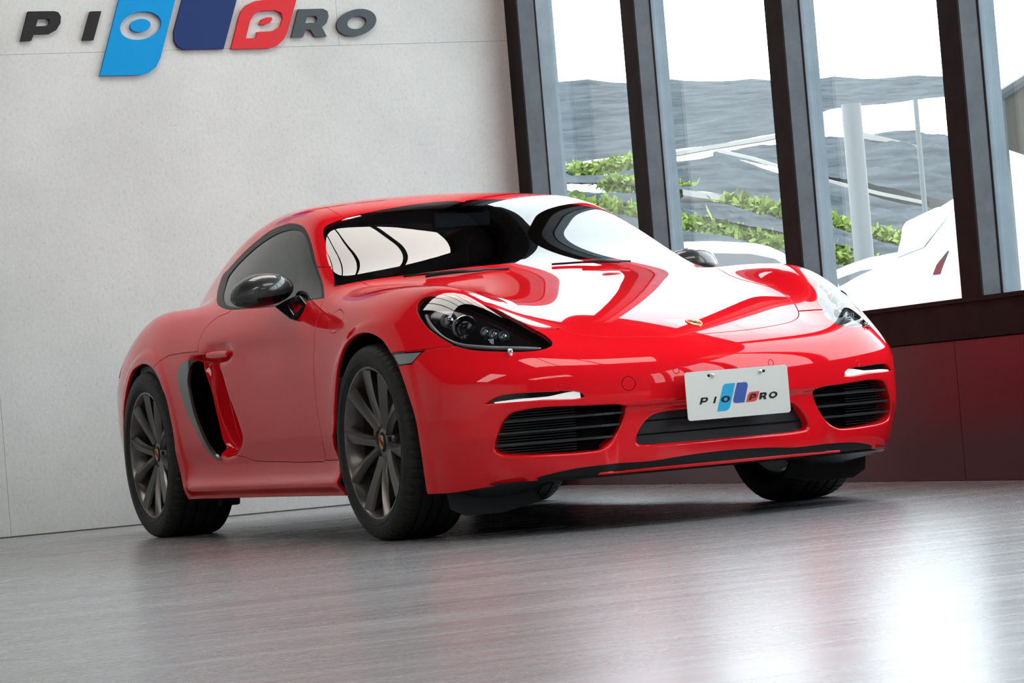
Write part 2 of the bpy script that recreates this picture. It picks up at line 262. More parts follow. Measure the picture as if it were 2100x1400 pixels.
# ---------------------------------------------------------------- materials
def mat(name, col, rough=.5, metal=0., spec=.5, coat=0., coat_r=.03, emit=None, es=0., nodes=None):
    m = D.materials.new(name); m.use_nodes = True; nt = m.node_tree; b = nt.nodes['Principled BSDF']
    b.inputs['Base Color'].default_value = (*col, 1); b.inputs['Roughness'].default_value = rough
    b.inputs['Metallic'].default_value = metal; b.inputs['Specular IOR Level'].default_value = spec
    b.inputs['Coat Weight'].default_value = coat; b.inputs['Coat Roughness'].default_value = coat_r
    if emit: b.inputs['Emission Color'].default_value = (*emit, 1); b.inputs['Emission Strength'].default_value = es
    if nodes: nodes(nt, b)
    return m
def N(nt, t, **k):
    n = nt.nodes.new(t)
    for a, v in k.items():
        if a in n.inputs: n.inputs[a].default_value = v
        else: setattr(n, a, v)
    return n
def noise(nt, scale=5, detail=4, rough=.55, dist=0, vec=None, mapscale=None, rot=None):
    n = N(nt, 'ShaderNodeTexNoise'); n.inputs['Scale'].default_value = scale; n.inputs['Detail'].default_value = detail
    n.inputs['Roughness'].default_value = rough; n.inputs['Distortion'].default_value = dist
    tc = N(nt, 'ShaderNodeTexCoord'); mp = N(nt, 'ShaderNodeMapping')
    if mapscale: mp.inputs['Scale'].default_value = mapscale
    if rot: mp.inputs['Rotation'].default_value = rot
    nt.links.new(tc.outputs['Object'], mp.inputs[0]); nt.links.new(mp.outputs[0], n.inputs['Vector'])
    return n
def ramp(nt, src, stops):
    r = N(nt, 'ShaderNodeValToRGB'); e = r.color_ramp.elements
    while len(e) < len(stops): e.new(.5)
    for i, (p, c) in enumerate(stops): e[i].position = p; e[i].color = (*c, 1) if len(c) == 3 else c
    nt.links.new(src, r.inputs[0]); return r
def bump(nt, b, src, strength=.2, dist=.01):
    n = N(nt, 'ShaderNodeBump'); n.inputs['Strength'].default_value = strength; n.inputs['Distance'].default_value = dist
    nt.links.new(src, n.inputs['Height']); nt.links.new(n.outputs[0], b.inputs['Normal'])
def g3(v): return (v, v, v)
# wall concrete
def n_conc(nt, b):
    a = noise(nt, 1.1, 5, .6); r1 = ramp(nt, a.outputs[0], [(.3, (.485, .510, .500)), (.7, (.60, .63, .615))])
    c = noise(nt, 60, 6, .75, .3, mapscale=(1, 1, .8)); r2 = ramp(nt, c.outputs[0], [(.28, g3(.72)), (.42, g3(.95)), (.7, g3(1.03))])
    mx = N(nt, 'ShaderNodeMix', data_type='RGBA', blend_type='MULTIPLY'); mx.inputs[0].default_value = 1
    nt.links.new(r1.outputs[0], mx.inputs[6]); nt.links.new(r2.outputs[0], mx.inputs[7])
    nt.links.new(mx.outputs[2], b.inputs['Base Color']); bump(nt, b, c.outputs[0], .25, .004)
M_conc = mat('concrete_render', (.6, .6, .6), .8, spec=.3, nodes=n_conc)
M_wall = mat('painted_wall', (.62, .62, .60), .85)
M_ceil = mat('dark_ceiling', (.035, .035, .037), .8)
M_dark_side = mat('dark_far_wall', (.045, .043, .042), .75)
def n_floor(nt, b):
    # fine streaks drawn across the floor, crossing the view
    rz = (0, 0, FLOOR_ROT)
    a = noise(nt, 1.0, 5, .6, .2, mapscale=(3.2, .35, 1), rot=rz)
    c = noise(nt, 1.0, 6, .65, .4, mapscale=(16, 1.1, 1), rot=rz)
    r1 = ramp(nt, a.outputs[0], [(.3, (.20, .205, .215)), (.7, (.30, .305, .32))])
    nt.links.new(r1.outputs[0], b.inputs['Base Color'])
    r2 = ramp(nt, c.outputs[0], [(.3, g3(.22)), (.7, g3(.30))]); nt.links.new(r2.outputs[0], b.inputs['Roughness'])
    bump(nt, b, c.outputs[0], .015, .01)
FLOOR_ROT = -(CAMQ[3]-math.pi)
M_floor = mat('polished_floor', (.1, .1, .1), .25, spec=.9, nodes=n_floor)
def n_steel(c0, c1, sc=9):
    def f(nt, b):
        a = noise(nt, sc, 6, .65); r = ramp(nt, a.outputs[0], [(.35, c0), (.7, c1)]); nt.links.new(r.outputs[0], b.inputs['Base Color'])
    return f
M_steel = mat('dark_steel', (.015, .012, .012), .6, spec=.08, nodes=n_steel((.009, .007, .007), (.018, .013, .013)))  # room-side post faces are backlit; that darkness is put into the colour
M_steel_web = mat('grey_steel', (.07, .08, .09), .38, metal=.3, nodes=n_steel((.030, .035, .042), (.050, .057, .066)))
M_steel_out = mat('skylit_steel', (.2, .25, .28), .55, metal=.1, nodes=n_steel((.12, .16, .19), (.17, .21, .24), 5))  # window frames: sky light falling on them is put into the colour
def n_maroon(nt, b):
    a = noise(nt, 260, 2, .5); r = ramp(nt, a.outputs[0], [(.35, (.050, .010, .018)), (.7, (.072, .016, .027))]); nt.links.new(r.outputs[0], b.inputs['Base Color'])
M_maroon = mat('maroon_panel', (.07, .015, .02), .28, spec=.5, nodes=n_maroon)
M_joint = mat('dusty_joint', (.07, .06, .05), .9)
# car
M_paint = mat('red_paint', (.86, .008, .017), .5, spec=0., coat=1., coat_r=.015)
M_black = mat('satin_black', (.010, .010, .011), .42, spec=.3)
M_gloss = mat('gloss_black', (.006, .006, .007), .12, spec=.5)
M_seam = mat('seam_shadow', (.012, .003, .003), .8)
M_liner = mat('liner_black', (.006, .006, .006), .9, spec=.1)
M_grille = mat('grille_black', (.028, .030, .034), .32)
def n_rub(nt, b):
    a = noise(nt, 60, 4, .6); r = ramp(nt, a.outputs[0], [(.3, g3(.014)), (.7, g3(.026))]); nt.links.new(r.outputs[0], b.inputs['Base Color'])
M_rubber = mat('tyre_rubber', (.02, .02, .02), .62, spec=.35, nodes=n_rub)
M_rim = mat('satin_grey_alloy', (.19, .178, .165), .28, metal=.8)
M_disc = mat('brake_disc', (.25, .25, .26), .35, metal=1)
M_caliper = mat('yellow_caliper', (.75, .42, .01), .4)
M_chrome = mat('chrome', (.85, .85, .87), .08, metal=1)
M_silver = mat('reflector_silver', (.5, .5, .52), .2, metal=1)
def n_carbon(nt, b):
    tc = N(nt, 'ShaderNodeTexCoord'); mp = N(nt, 'ShaderNodeMapping'); mp.inputs['Rotation'].default_value = (0, .6, .75)
    ch = N(nt, 'ShaderNodeTexChecker'); ch.inputs['Scale'].default_value = 260
    ch.inputs['Color1'].default_value = (.012, .013, .014, 1); ch.inputs['Color2'].default_value = (.035, .037, .04, 1)
    nt.links.new(tc.outputs['Object'], mp.inputs[0]); nt.links.new(mp.outputs[0], ch.inputs['Vector']); nt.links.new(ch.outputs[0], b.inputs['Base Color'])
M_carbon = mat('carbon_weave', (.02, .02, .02), .4, spec=.5, coat=1., coat_r=.03, nodes=n_carbon)
def glass_mat(name, tint, ior=1.5, rough=0., glosscol=(1, 1, 1)):
    m = D.materials.new(name); m.use_nodes = True; nt = m.node_tree; nt.nodes.clear()
    o = N(nt, 'ShaderNodeOutputMaterial'); mx = N(nt, 'ShaderNodeMixShader'); t = N(nt, 'ShaderNodeBsdfTransparent'); g = N(nt, 'ShaderNodeBsdfGlossy')
    f = N(nt, 'ShaderNodeFresnel'); ge = N(nt, 'ShaderNodeNewGeometry'); mr = N(nt, 'ShaderNodeMapRange')
    mr.inputs[3].default_value = ior; mr.inputs[4].default_value = 1/ior   # leaving the glass: no false total reflection
    nt.links.new(ge.outputs['Backfacing'], mr.inputs[0]); nt.links.new(mr.outputs[0], f.inputs[0])
    t.inputs[0].default_value = (*tint, 1); g.inputs['Roughness'].default_value = rough; g.inputs[0].default_value = (*glosscol, 1)
    nt.links.new(f.outputs[0], mx.inputs[0]); nt.links.new(t.outputs[0], mx.inputs[1]); nt.links.new(g.outputs[0], mx.inputs[2]); nt.links.new(mx.outputs[0], o.inputs[0])
    return m
M_wind = glass_mat('tinted_windshield', (.20, .24, .25), 1.55)
M_side = glass_mat('smoked_side_glass', (.05, .05, .055), 1.55)
M_lens = glass_mat('clear_lens', (.80, .82, .84), 1.5)
M_pane = glass_mat('window_glass', (.93, .96, .96), 1.45)
M_mirror = mat('mirror_glass', (.75, .78, .8), .02, metal=1)
M_white = mat('plate_white', (.74, .74, .70), .4)
M_letter = mat('charcoal_letter', (.020, .020, .022), .7, spec=.2)
M_letter2 = mat('slate_letter', (.03, .042, .05), .55)
M_cyan = mat('cyan_sign', (.0, .25, .58), .7, spec=.2)
M_navy = mat('navy_sign', (.012, .032, .13), .7, spec=.2)
M_redsign = mat('red_sign', (.55, .022, .030), .65, spec=.25)
M_pcyan = mat('plate_cyan', (.0, .38, .70), .4); M_pnavy = mat('plate_navy', (.03, .085, .38), .4); M_pred = mat('plate_red', (.70, .045, .035), .4)
M_panel = mat('light_diffuser', (.9, .88, .84), .6, emit=(1., .95, .88), es=PANEL_STRENGTH)
M_drl = mat('lamp_white', (.45, .45, .45), .3, emit=(1, 1, 1), es=.5)
M_seat = mat('black_leather', (.05, .055, .06), .45)
M_dash = mat('dash_black', (.012, .012, .013), .6)
M_skin = mat('grey_lamp', (.26, .27, .28), .25, coat=1.)
# ---------------------------------------------------------------- object helpers
def mesh_obj(name, V, T, m, parent=None, smooth=True, normals=None, loc=None):
    me = D.meshes.new(name); me.from_pydata([tuple(map(float, v)) for v in V] if not isinstance(V, np.ndarray) else V.tolist(), [], T.tolist() if isinstance(T, np.ndarray) else T); me.update()
    if smooth: me.shade_smooth()
    if normals is not None: me.normals_split_custom_set_from_vertices(np.asarray(normals).tolist())
    if m: me.materials.append(m)
    o = D.objects.new(name, me); COL.objects.link(o)
    if loc is not None: o.location = loc
    if parent: o.parent = parent
    return o
def tag(o, label=None, cat=None, group=None, kind=None):
    if label: o['label'] = label
    if cat: o['category'] = cat
    if group: o['group'] = group
    if kind: o['kind'] = kind
    return o
def empty(name, loc=(0, 0, 0), rz=0):
    o = D.objects.new(name, None); COL.objects.link(o); o.location = loc; o.rotation_euler = (0, 0, rz); o.empty_display_size = .1
    return o
class MB:
    def __init__(s): s.v = []; s.f = []
    def add(s, V, Fc):
        o = len(s.v); s.v += [tuple(map(float, p)) for p in V]; s.f += [tuple(i+o for i in f) for f in Fc]; return s
    def box(s, lo, hi, M=None, bev=0):
        x0, y0, z0 = lo; x1, y1, z1 = hi
        V = [(x, y, z) for x in (x0, x1) for y in (y0, y1) for z in (z0, z1)]
        if M is not None: V = [M @ Vector(p) for p in V]
        return s.add(V, [(0, 1, 3, 2), (4, 6, 7, 5), (0, 4, 5, 1), (2, 3, 7, 6), (0, 2, 6, 4), (1, 5, 7, 3)])
    def prism(s, poly, fn, h0, h1, holes=()):
        """extrude a closed 2D polygon (with holes) from h0 to h1; fn maps (a, b, h) to a point"""
        from mathutils.geometry import tessellate_polygon
        loops = [list(poly)]+[list(h) for h in holes]
        flat = [p for l in loops for p in l]
        tr = tessellate_polygon([[Vector((p[0], p[1], 0)) for p in l] for l in loops])
        n = len(flat); V = [fn(p[0], p[1], h0) for p in flat]+[fn(p[0], p[1], h1) for p in flat]
        Fc = [tuple(t) for t in tr]+[tuple(i+n for i in t[::-1]) for t in tr]; k = 0
        for l in loops:
            m = len(l); Fc += [(k+i, k+(i+1) % m, k+(i+1) % m+n, k+i+n) for i in range(m)]; k += m
        return s.add(V, Fc)
    def tube(s, pts, r, n=10, cap=True):
        pts = [Vector(p) for p in pts]; rr = r if hasattr(r, '__len__') else [r]*len(pts); V = []; Fc = []
        up = Vector((0, 0, 1))
        for i, p in enumerate(pts):
            t = (pts[min(i+1, len(pts)-1)]-pts[max(i-1, 0)]).normalized()
            a = t.cross(up); a = a.normalized() if a.length > 1e-3 else Vector((1, 0, 0)); b = t.cross(a)
            V += [p+rr[i]*(math.cos(2*math.pi*k/n)*a+math.sin(2*math.pi*k/n)*b) for k in range(n)]
        for i in range(len(pts)-1): Fc += [(i*n+k, i*n+(k+1) % n, (i+1)*n+(k+1) % n, (i+1)*n+k) for k in range(n)]
        if cap: Fc += [tuple(range(n))[::-1], tuple(range((len(pts)-1)*n, len(pts)*n))]
        return s.add(V, Fc)
    def lathe_y(s, prof, n=64, a0=0, a1=2*math.pi, fr=None):
        """profile of (radius, y) turned about the y axis"""
        full = abs(a1-a0-2*math.pi) < 1e-6; m = n if full else n+1; V = []; Fc = []
        for k in range(m):
            a = a0+(a1-a0)*k/n; c, si = math.cos(a), math.sin(a)
            for j, (r, y) in enumerate(prof):
                q = r-(fr(j, k) if fr else 0); V.append((q*c, y, q*si))
        P = len(prof)
        for k in range(n):
            k2 = (k+1) % m
            Fc += [(k*P+j, k*P+j+1, k2*P+j+1, k2*P+j) for j in range(P-1)]
        return s.add(V, Fc)
    def build(s, name, m, parent=None, smooth=False, auto=None, loc=None, bevel=0):
        o = mesh_obj(name, s.v, s.f, m, parent, smooth, None, loc)
        import bmesh
        bm = bmesh.new(); bm.from_mesh(o.data); bmesh.ops.recalc_face_normals(bm, faces=bm.faces[:]); bm.to_mesh(o.data); bm.free()
        if auto is not None: sharp(o, auto)
        if bevel:
            b = o.modifiers.new('bevel', 'BEVEL'); b.width = bevel; b.segments = 2; b.limit_method = 'ANGLE'; b.angle_limit = .6
        return o
def sharp(o, deg=35):
    me = o.data; me.shade_smooth(); me.set_sharp_from_angle(angle=math.radians(deg))
# ---------------------------------------------------------------- the room
WA = np.array([-4.45, 1.88]); WB = np.array([.4, 1.50]); WT = (WB-WA)/np.linalg.norm(WB-WA); WN = np.array([-WT[1], WT[0]])
def wp(t, off, z): p = WA+WT*t+WN*off; return (p[0], p[1], z)   # along the window wall, depth outwards, height
CEIL = 4.3
tag(MB().box((-4.6, -9, -.2), (13, 2.0, 0)).build('floor', M_floor), kind='structure')
# left wall with real joints: a slab grid of big concrete boards
wall = MB().box((-4.65, -9, 0), (-4.458, 1.98, CEIL)).build('wall_left', M_seam); tag(wall, kind='structure')
JZ = [0, 2.295, CEIL]; JYS = [[-9, -6.7, -4.8, -2.85, -.983, 1.98], [-9, -6.7, -4.8, -2.85, -.97, .885, 1.98]]
for j, JY in enumerate(JYS):
    for i in range(len(JY)-1):
        g = .0007
        o = MB().box((-4.46, JY[i]+g, JZ[j]+(g if j else 0)), (-4.45, JY[i+1]-g, JZ[j+1]-g)).build('concrete_board', M_conc, wall)
tag(MB().box((-4.65, -9.2, 0), (13, -9, CEIL)).build('wall_right', M_wall), kind='structure')
tag(MB().box((13, -9, 0), (13.2, 2, CEIL)).build('wall_back', M_dark_side), kind='structure')
tag(MB().box((-4.65, -9, CEIL), (13.2, 2.4, CEIL+.2)).build('ceiling', M_ceil), kind='structure')
# window wall: plinth of maroon panels under a dark beam, steel posts, glass
wl = MB()
LT = 12.6
def wbox(mb, t0, t1, d0, d1, z0, z1):
    V = [wp(t, d, z) for t in (t0, t1) for d in (d0, d1) for z in (z0, z1)]
    return mb.add(V, [(0, 1, 3, 2), (4, 6, 7, 5), (0, 4, 5, 1), (2, 3, 7, 6), (0, 2, 6, 4), (1, 5, 7, 3)])
wall_w = wbox(MB(), -.3, LT, .012, .10, 0, .54).build('wall_window', M_seam); tag(wall_w, kind='structure')
js = [-.3, .9, 2.63, 4.38, 6.1, 7.8, 9.5, 11.1, LT]
for a, b in zip(js[:-1], js[1:]): wbox(MB(), a+.002, b-.002, 0, .012, .002, .527).build('maroon_panel', M_maroon, wall_w)
sill = wbox(wbox(wbox(MB(), -.3, LT, .0, .14, .545, .668), -.3, LT, -.012, .15, .668, .684), -.3, LT, -.010, .12, .532, .545).build('trim_1', M_steel); tag(sill, kind='structure')
def post(t, w=.16, n='trim_2', d=.085, e=.075, h0=.684, off=0.):
    r = wbox(MB(), t, t+w, off, off+.008, h0, CEIL).build(n, M_steel); tag(r, kind='structure')
    wbox(MB(), t+w*.55, t+w-.004, off+.008, off+d, h0, CEIL).build('post_web', M_steel_web, r)
    wbox(MB(), t+w*.3, t+w, off+d, off+d+.006, h0, CEIL).build('post_flange', M_steel, r)
    wbox(MB(), t+w*.2, t+w-.008, off+d+.006, off+d+e, h0, CEIL).build('window_frame', M_steel_out, r)
tpos = [1.385, 2.966, 4.47, 6.0, 7.55, 9.1, 10.65]
for i, t in enumerate(tpos): post(t, .155, 'trim_%d' % (i+3))
post(.02, .17, 'trim_2', .10, .10, .684, -.075)
tag(wbox(MB(), -.25, .16, -.07, .05, 0, CEIL).build('trim_20', M_steel), kind='structure')
tag(wbox(MB(), -.3, LT, -.02, .2, 3.9, CEIL).build('trim_21', M_steel), kind='structure')
wn = 1
for a, b in zip([.1]+tpos, tpos+[LT]):
    g = wbox(MB(), a+.05, b+.03, .105, .111, .684, 3.9).build('window_%d' % wn, M_pane); tag(g, kind='structure'); wn += 1
# ceiling light panels (two dark bars cross each)
def light_panel(x, y, w, l, lab, seg=.95):
    r = empty('ceiling_light', (x, y, CEIL-.06)); tag(r, lab, 'ceiling light', 'luminous ceiling panels')
    MB().box((-w/2-.04, -l/2-.04, -.02), (w/2+.04, l/2+.04, .06)).build('frame', M_steel, r)
    k = max(2, round(l/seg))
    for i in range(k):
        a = -l/2+i*l/k+.02; MB().box((-w/2, a, -.028), (w/2, a+l/k-.06, -.0205)).build('diffuser', M_panel, r)
for a in PANELS: light_panel(*a)
# ---------------------------------------------------------------- the car body: one smooth surface cut into its panels
def boundary(T):
    E = np.concatenate([T[:, [0, 1]], T[:, [1, 2]], T[:, [2, 0]]]); S = np.sort(E, 1)
    k = S[:, 0].astype(np.int64)*10000000+S[:, 1]; u, inv, cnt = np.unique(k, return_inverse=True, return_counts=True)
    return E[cnt[inv.ravel()] == 1]
def compact(V, T, *A):
    u, inv = np.unique(T, return_inverse=True); return (V[u], inv.reshape(T.shape))+tuple(a[u] for a in A)
def flange(V, T, Nn, rd, extra=None):
    """turn every open edge inwards: rounded lip then a straight return"""
    B = boundary(T)
    if len(B) == 0: return V, T, Nn
    d = V[B[:, 1]]-V[B[:, 0]]; L = np.linalg.norm(d, axis=1, keepdims=True); n = Nn[B[:, 0]]+Nn[B[:, 1]]
    t = np.cross(d, n); t /= np.maximum(np.linalg.norm(t, axis=1, keepdims=True), 1e-9)
    acc = np.zeros_like(V); np.add.at(acc, B[:, 0], t*L); np.add.at(acc, B[:, 1], t*L)
    ids = np.unique(B); t = acc[ids]; t /= np.maximum(np.linalg.norm(t, axis=1, keepdims=True), 1e-9)
    n = Nn[ids]; p = V[ids]; r, dp = rd(p); mp = -np.ones(len(V), int); mp[ids] = np.arange(len(ids))
    b0 = mp[B[:, 0]]; b1 = mp[B[:, 1]]; rings = [ids]; VV = [V]; NN = [Nn]; o = len(V)
    for th in (30, 60, 90, 91):
        a = math.radians(min(th, 90)); q = p+t*(r*math.sin(a))[:, None]-n*(r*(1-math.cos(a)))[:, None]
        nn = n*math.cos(a)+t*math.sin(a)
        if th == 91: q = q-n*dp[:, None]
        VV.append(q); NN.append(nn); rings.append(o+np.arange(len(ids))); o += len(ids)
    TT = [T]
    for i in range(len(rings)-1):
        A = rings[i]; C = rings[i+1]
        TT += [np.stack([A[b1], A[b0], C[b0]], 1), np.stack([A[b1], C[b0], C[b1]], 1)]
    return np.concatenate(VV), np.concatenate(TT), np.concatenate(NN)
import time; T0 = time.time()
HH = .0125
V, T = surface_nets(F, (-3.62, 0, .10), (1.10, 1.0, 1.34), HH)
V = project(F, V, 5)
fl = np.cross(V[T[:, 1]]-V[T[:, 0]], V[T[:, 2]]-V[T[:, 0]]); G = grad(F, V[T].mean(1)); bad = (fl*G).sum(1) < 0; T[bad] = T[bad][:, ::-1]
print('surf', len(V), len(T), time.time()-T0)
fe = {k: np.array(v) for k, v in FEAT.items()}
YM = lambda P: P*np.array([1, -1, 1])
side_c = lambda P: P[:, 1] < -.45
front_c = lambda P: P[:, 0] > .35
HL = (.52, -.5, .72)
def rg(name, n, cond, **k): return Region(fe[name], n, cond, **k)
SIDE = (0, -1, 0); FRONT = (1, 0, 0); TOP = (0, 0, 1)
af = fe['arch_front'].copy(); ar = fe['arch_rear'].copy()
af = np.concatenate([[[-.38, -.86, .0]], af, [[.40, -.86, .0]]]); ar = np.concatenate([[[-2.06, -.86, 0.]], ar, [[-2.95, -.86, .22], [-2.93, -.86, 0.]]])
R_af = Region(af, SIDE, side_c, corners=(0, len(af)-1)); R_ar = Region(ar, SIDE, side_c, corners=(0, len(ar)-1))
R_sw = rg('side_window', SIDE, lambda P: (P[:, 1] < -.45) & (P[:, 2] > .8), corners=(13,))
R_sg = rg('side_glass', SIDE, lambda P: (P[:, 1] < -.45) & (P[:, 2] > .8), corners=(12,))
ws = fe['windshield']; ws = ws[:-1]; ws[0] = (-.43, -.79, .86)
wsl = np.concatenate([ws[:, :], [[-1.04, 0, 1.235]], YM(ws)[::-1], [[-.30, .79, .80], [0.0, .5, .7], [0.05, 0, .7], [0.0, -.5, .7], [-.30, -.79, .80]]])
R_ws = Region(wsl, (.5, 0, .87), lambda P: (P[:, 2] > .80) & (P[:, 0] > -1.4) & ((P[:, 0] < -.2)), sym=True)
def f_ws(P):   # windshield: inside the outline and on the greenhouse side of the valley
    lo, gh = parts(P); return np.maximum(R_ws(P), np.clip(gh-lo+.012, -.05, .05))
R_hl = rg('headlight', HL, lambda P: (P[:, 0] > .05) & (P[:, 2] > .5) & (P[:, 1] < -.4))
hood = np.array([(-.47, 0, 0), (-.50, -.3, 0), (-.57, -.55, 0), (-.60, -.64, 0), (-.50, -.655, 0), (-.3, -.63, 0), (-.1, -.575, 0), (.08, -.52, 0), (.23, -.498, 0), (.43, -.50, 0), (.56, -.485, 0), (.65, -.455, 0), (.71, -.42, 0), (.755, -.36, 0), (.785, -.28, 0), (.81, -.18, 0), (.822, -.08, 0), (.825, 0, 0)])
hood[:, 2] = .7
R_hood = Region(np.concatenate([hood, YM(hood)[::-1][1:-1]]), TOP, lambda P: (P[:, 2] > .5) & (P[:, 0] > -.75), sym=True)
R_mk = rg('side_marker', SIDE, lambda P: (P[:, 1] < -.6) & (P[:, 0] > 0), corners=(0, 2, 3, 4))
R_drl = rg('drl', FRONT, front_c); R_sgr = rg('side_grille', FRONT, front_c)
ci = np.array([p for p in fe['centre_intake'] if p[1] < -.15]); lo_ = ci[ci[:, 2] < .27]; hi_ = ci[ci[:, 2] > .27]
cil = np.array([(.93, 0, .252), (.93, -.15, .251), (.92, -.27, .252), (.91, -.315, .258), (.91, -.327, .272), (.91, -.322, .30), (.92, -.30, .333), (.92, -.28, .352), (.92, -.255, .365), (.92, -.22, .371), (.93, -.12, .3735), (.94, 0, .374)])
R_ci = Region(np.concatenate([cil, YM(cil)[::-1][1:-1]]), FRONT, front_c)
R_io = rg('intake_open', SIDE, side_c); 
R_ib = rg('intake_blade', SIDE, side_c, corners=(12,))
dl = fe['door_line']; dr = fe['door_rear_line']
door = np.concatenate([[[-.58, -.75, .95]], dl[:-1], [(-1.47, -.86, .318), (-1.56, -.86, .335), (-1.62, -.86, .40), (-1.66, -.86, .5), (-1.70, -.86, .6), (-1.77, -.87, .70)], dr[::-1][1:], [(-1.50, -.75, .95)]])
R_door = Region(door, SIDE, lambda P: (P[:, 1] < -.55) & (P[:, 2] < 1.0), dens=6, corners=(8,))
QX = fe['quarter_line'][::-1]; QX = QX[np.argsort(QX[:, 0])]
def f_ql(P):
    x = P[:, 0]; return np.where((x > QX[0, 0]) & (x < QX[-1, 0]) & (np.abs(P[:, 1]) > .5), np.clip(P[:, 2]-np.interp(x, QX[:, 0], QX[:, 2]), -.05, .05), .05)
R_ff = Region(fe['fuel_flap'], SIDE, lambda P: (P[:, 1] < -.5), sym=False)
R_tc = Region(fe['tow_cap'], FRONT, front_c, sym=False)
bl = fe['bumper_tip_line']
def f_bump(P):   # <0 in front of and below the seam between fender and bumper
    y = -np.abs(P[:, 1]); r = P[:, 2]-(.632+.030*ss(-.70, -.50, y)); return np.where(P[:, 0] > .1, r, .05)
lt = fe['lip_top']; lt = lt[lt[:, 1] < .05]; lt = np.concatenate([lt[lt[:, 1] < -.1], [[.94, 0, .222]]])
lipl = np.concatenate([lt, YM(lt)[::-1][1:], [[.8, .6, .172], [.85, .45, .180], [.9, .3, .184], [.92, 0, .186], [.9, -.3, .184], [.85, -.45, .180], [.8, -.6, .172]]])
R_lip = Region(lipl, FRONT, front_c, sym=True)
def f_bot(P):
    x = P[:, 0]; y = np.abs(P[:, 1]); zb = .158+.022*ss(.45, .85, x)-.0*y+.10*ss(-2.9, -3.4, x)*0
    return P[:, 2]-zb
def f_roof(P): # roof skin between the side bodies
    y = np.abs(P[:, 1]); return np.where((P[:, 2] > 1.0), y-(.505-.06*ss(-1.1, -1.5, P[:, 0])-.10*ss(-1.6, -2.6, P[:, 0])), .05)
def f_rear(P): # rear lid glass
    x = P[:, 0]; y = np.abs(P[:, 1]); return np.where(x < -1.5, np.maximum(np.maximum(y-(.44-.10*ss(-2., -2.7, x)), x+1.98), -2.66-x), .05)
def f_end(P): return np.where(P[:, 0] < -2.5, P[:, 0]+3.08, .05)
SENS = [(.55, .470), (.175, .492)]
def f_sens(P):
    y = np.abs(P[:, 1]); r = np.full(len(P), .05)
    for a, b in SENS: r = np.minimum(r, np.where(P[:, 0] > .5, np.sqrt((y-a)**2+(P[:, 2]-b)**2)-.0105, .05))
    return r
def f_tail(P):
    y = np.abs(P[:, 1]); return np.where(P[:, 0] < -3.0, np.maximum(np.abs(P[:, 2]-.73)-.045, .50-y), .05)
SW = .0023
funs = [R_af, R_ar, f_bot, R_sg, R_sw, f_ws, R_hl, R_mk, R_drl, R_sgr, R_ci, R_io, R_ib, R_lip, f_rear, f_tail]
seams = [(R_hood, SW), (R_door, SW), (R_ff, SW*.8), (R_tc, SW), (f_bump, SW), (f_sens, SW*.7), (f_roof, SW*.8), (f_end, SW)]
def fshift(f, w): return lambda P: f(P)+w
# finer facets where the small round covers sit
tcx = fe['tow_cap'][:, 1].mean(), fe['tow_cap'][:, 2].mean()
for cy_, cz_ in ((-SENS[0][0], SENS[0][1]), (SENS[0][0], SENS[0][1]), (-SENS[1][0], SENS[1][1]), (SENS[1][0], SENS[1][1]), tcx):
    for k_ in range(6):
        ca_, sa_ = math.cos(math.pi*(k_+.13)/6), math.sin(math.pi*(k_+.13)/6)
        V, T = cut(F, V, T, lambda P: np.where((P[:, 0] > .5) & (np.hypot(P[:, 1]-cy_, P[:, 2]-cz_) < .035), (P[:, 1]-cy_)*ca_+(P[:, 2]-cz_)*sa_, .05))
for f in funs: V, T = cut(F, V, T, f)
for f, w in seams:
    V, T = cut(F, V, T, fshift(f, w)); V, T = cut(F, V, T, fshift(f, -w))
V, T = cut(F, V, T, fshift(f_ql, SW)); V, T = cut(F, V, T, fshift(f_ql, -SW))
V, T = cut(F, V, T, fshift(R_mk, .0045)); V, T = cut(F, V, T, fshift(R_hl, .0065))
def f_pillar(P): return np.where((P[:, 2] > .70) & (np.abs(P[:, 1]) > .5) & (P[:, 0] < -.3), P[:, 0]+.545, .05)
V, T = cut(F, V, T, f_pillar)
V, T = cut(F, V, T, lambda P: np.where((P[:, 0] > -.9) & (P[:, 0] < -.2) & (P[:, 2] > .75), np.clip(parts(P)[1]-parts(P)[0], -.05, .05), .05))
def f_sill(P): return np.where((P[:, 0] < -.2) & (P[:, 0] > -2.2), P[:, 2]-.2835, .05)
V, T = cut(F, V, T, fshift(f_sill, SW)); V, T = cut(F, V, T, fshift(f_sill, -SW))
NV = grad(F, V); NV /= np.linalg.norm(NV, axis=1, keepdims=True)
C = V[T].mean(1); print('cut', len(V), len(T), time.time()-T0)
val = {}
def inside(f, w=0): return f(C) < -w
lab = np.full(len(C), 'rear_quarter', dtype=object); lo_c, gh_c = parts(C)
ay = np.abs(C[:, 1])
lab[(C[:, 0] > -.545) & (C[:, 2] > .2835) & (lo_c <= gh_c)] = 'front_fender'
lab[(C[:, 0] > -.545) & (C[:, 2] <= .2835)] = 'rear_quarter'
lab[(C[:, 0] > .0) & (C[:, 0] <= 2)] = 'front_fender'
lab[(f_bump(C) < 0) & (C[:, 0] > .1)] = 'front_bumper'
m = f_end(C) < 0; lab[m] = 'rear_bumper'
lab[(f_roof(C) < 0)] = 'roof_panel'; lab[(f_roof(C) < 0) & (C[:, 0] < -2.3)] = 'engine_lid'
lab[inside(R_hood)] = 'hood'
lab[inside(R_door)] = 'door'
lab[inside(R_lip)] = 'front_lip'
lab[inside(f_sens)] = 'front_bumper'; 
seam = np.zeros(len(C), bool)
for f, w in seams:
    q = np.abs(f(C)) < w
    if f is f_bump: q &= (R_hood(C) > 0) & (R_hl(C) > 0) & (ay > .40)
    if f is f_roof: q &= (C[:, 0] > -1.9)
    if f is f_end: q &= C[:, 2] < .9
    seam |= q
seam |= np.abs(f_ql(C)) < SW
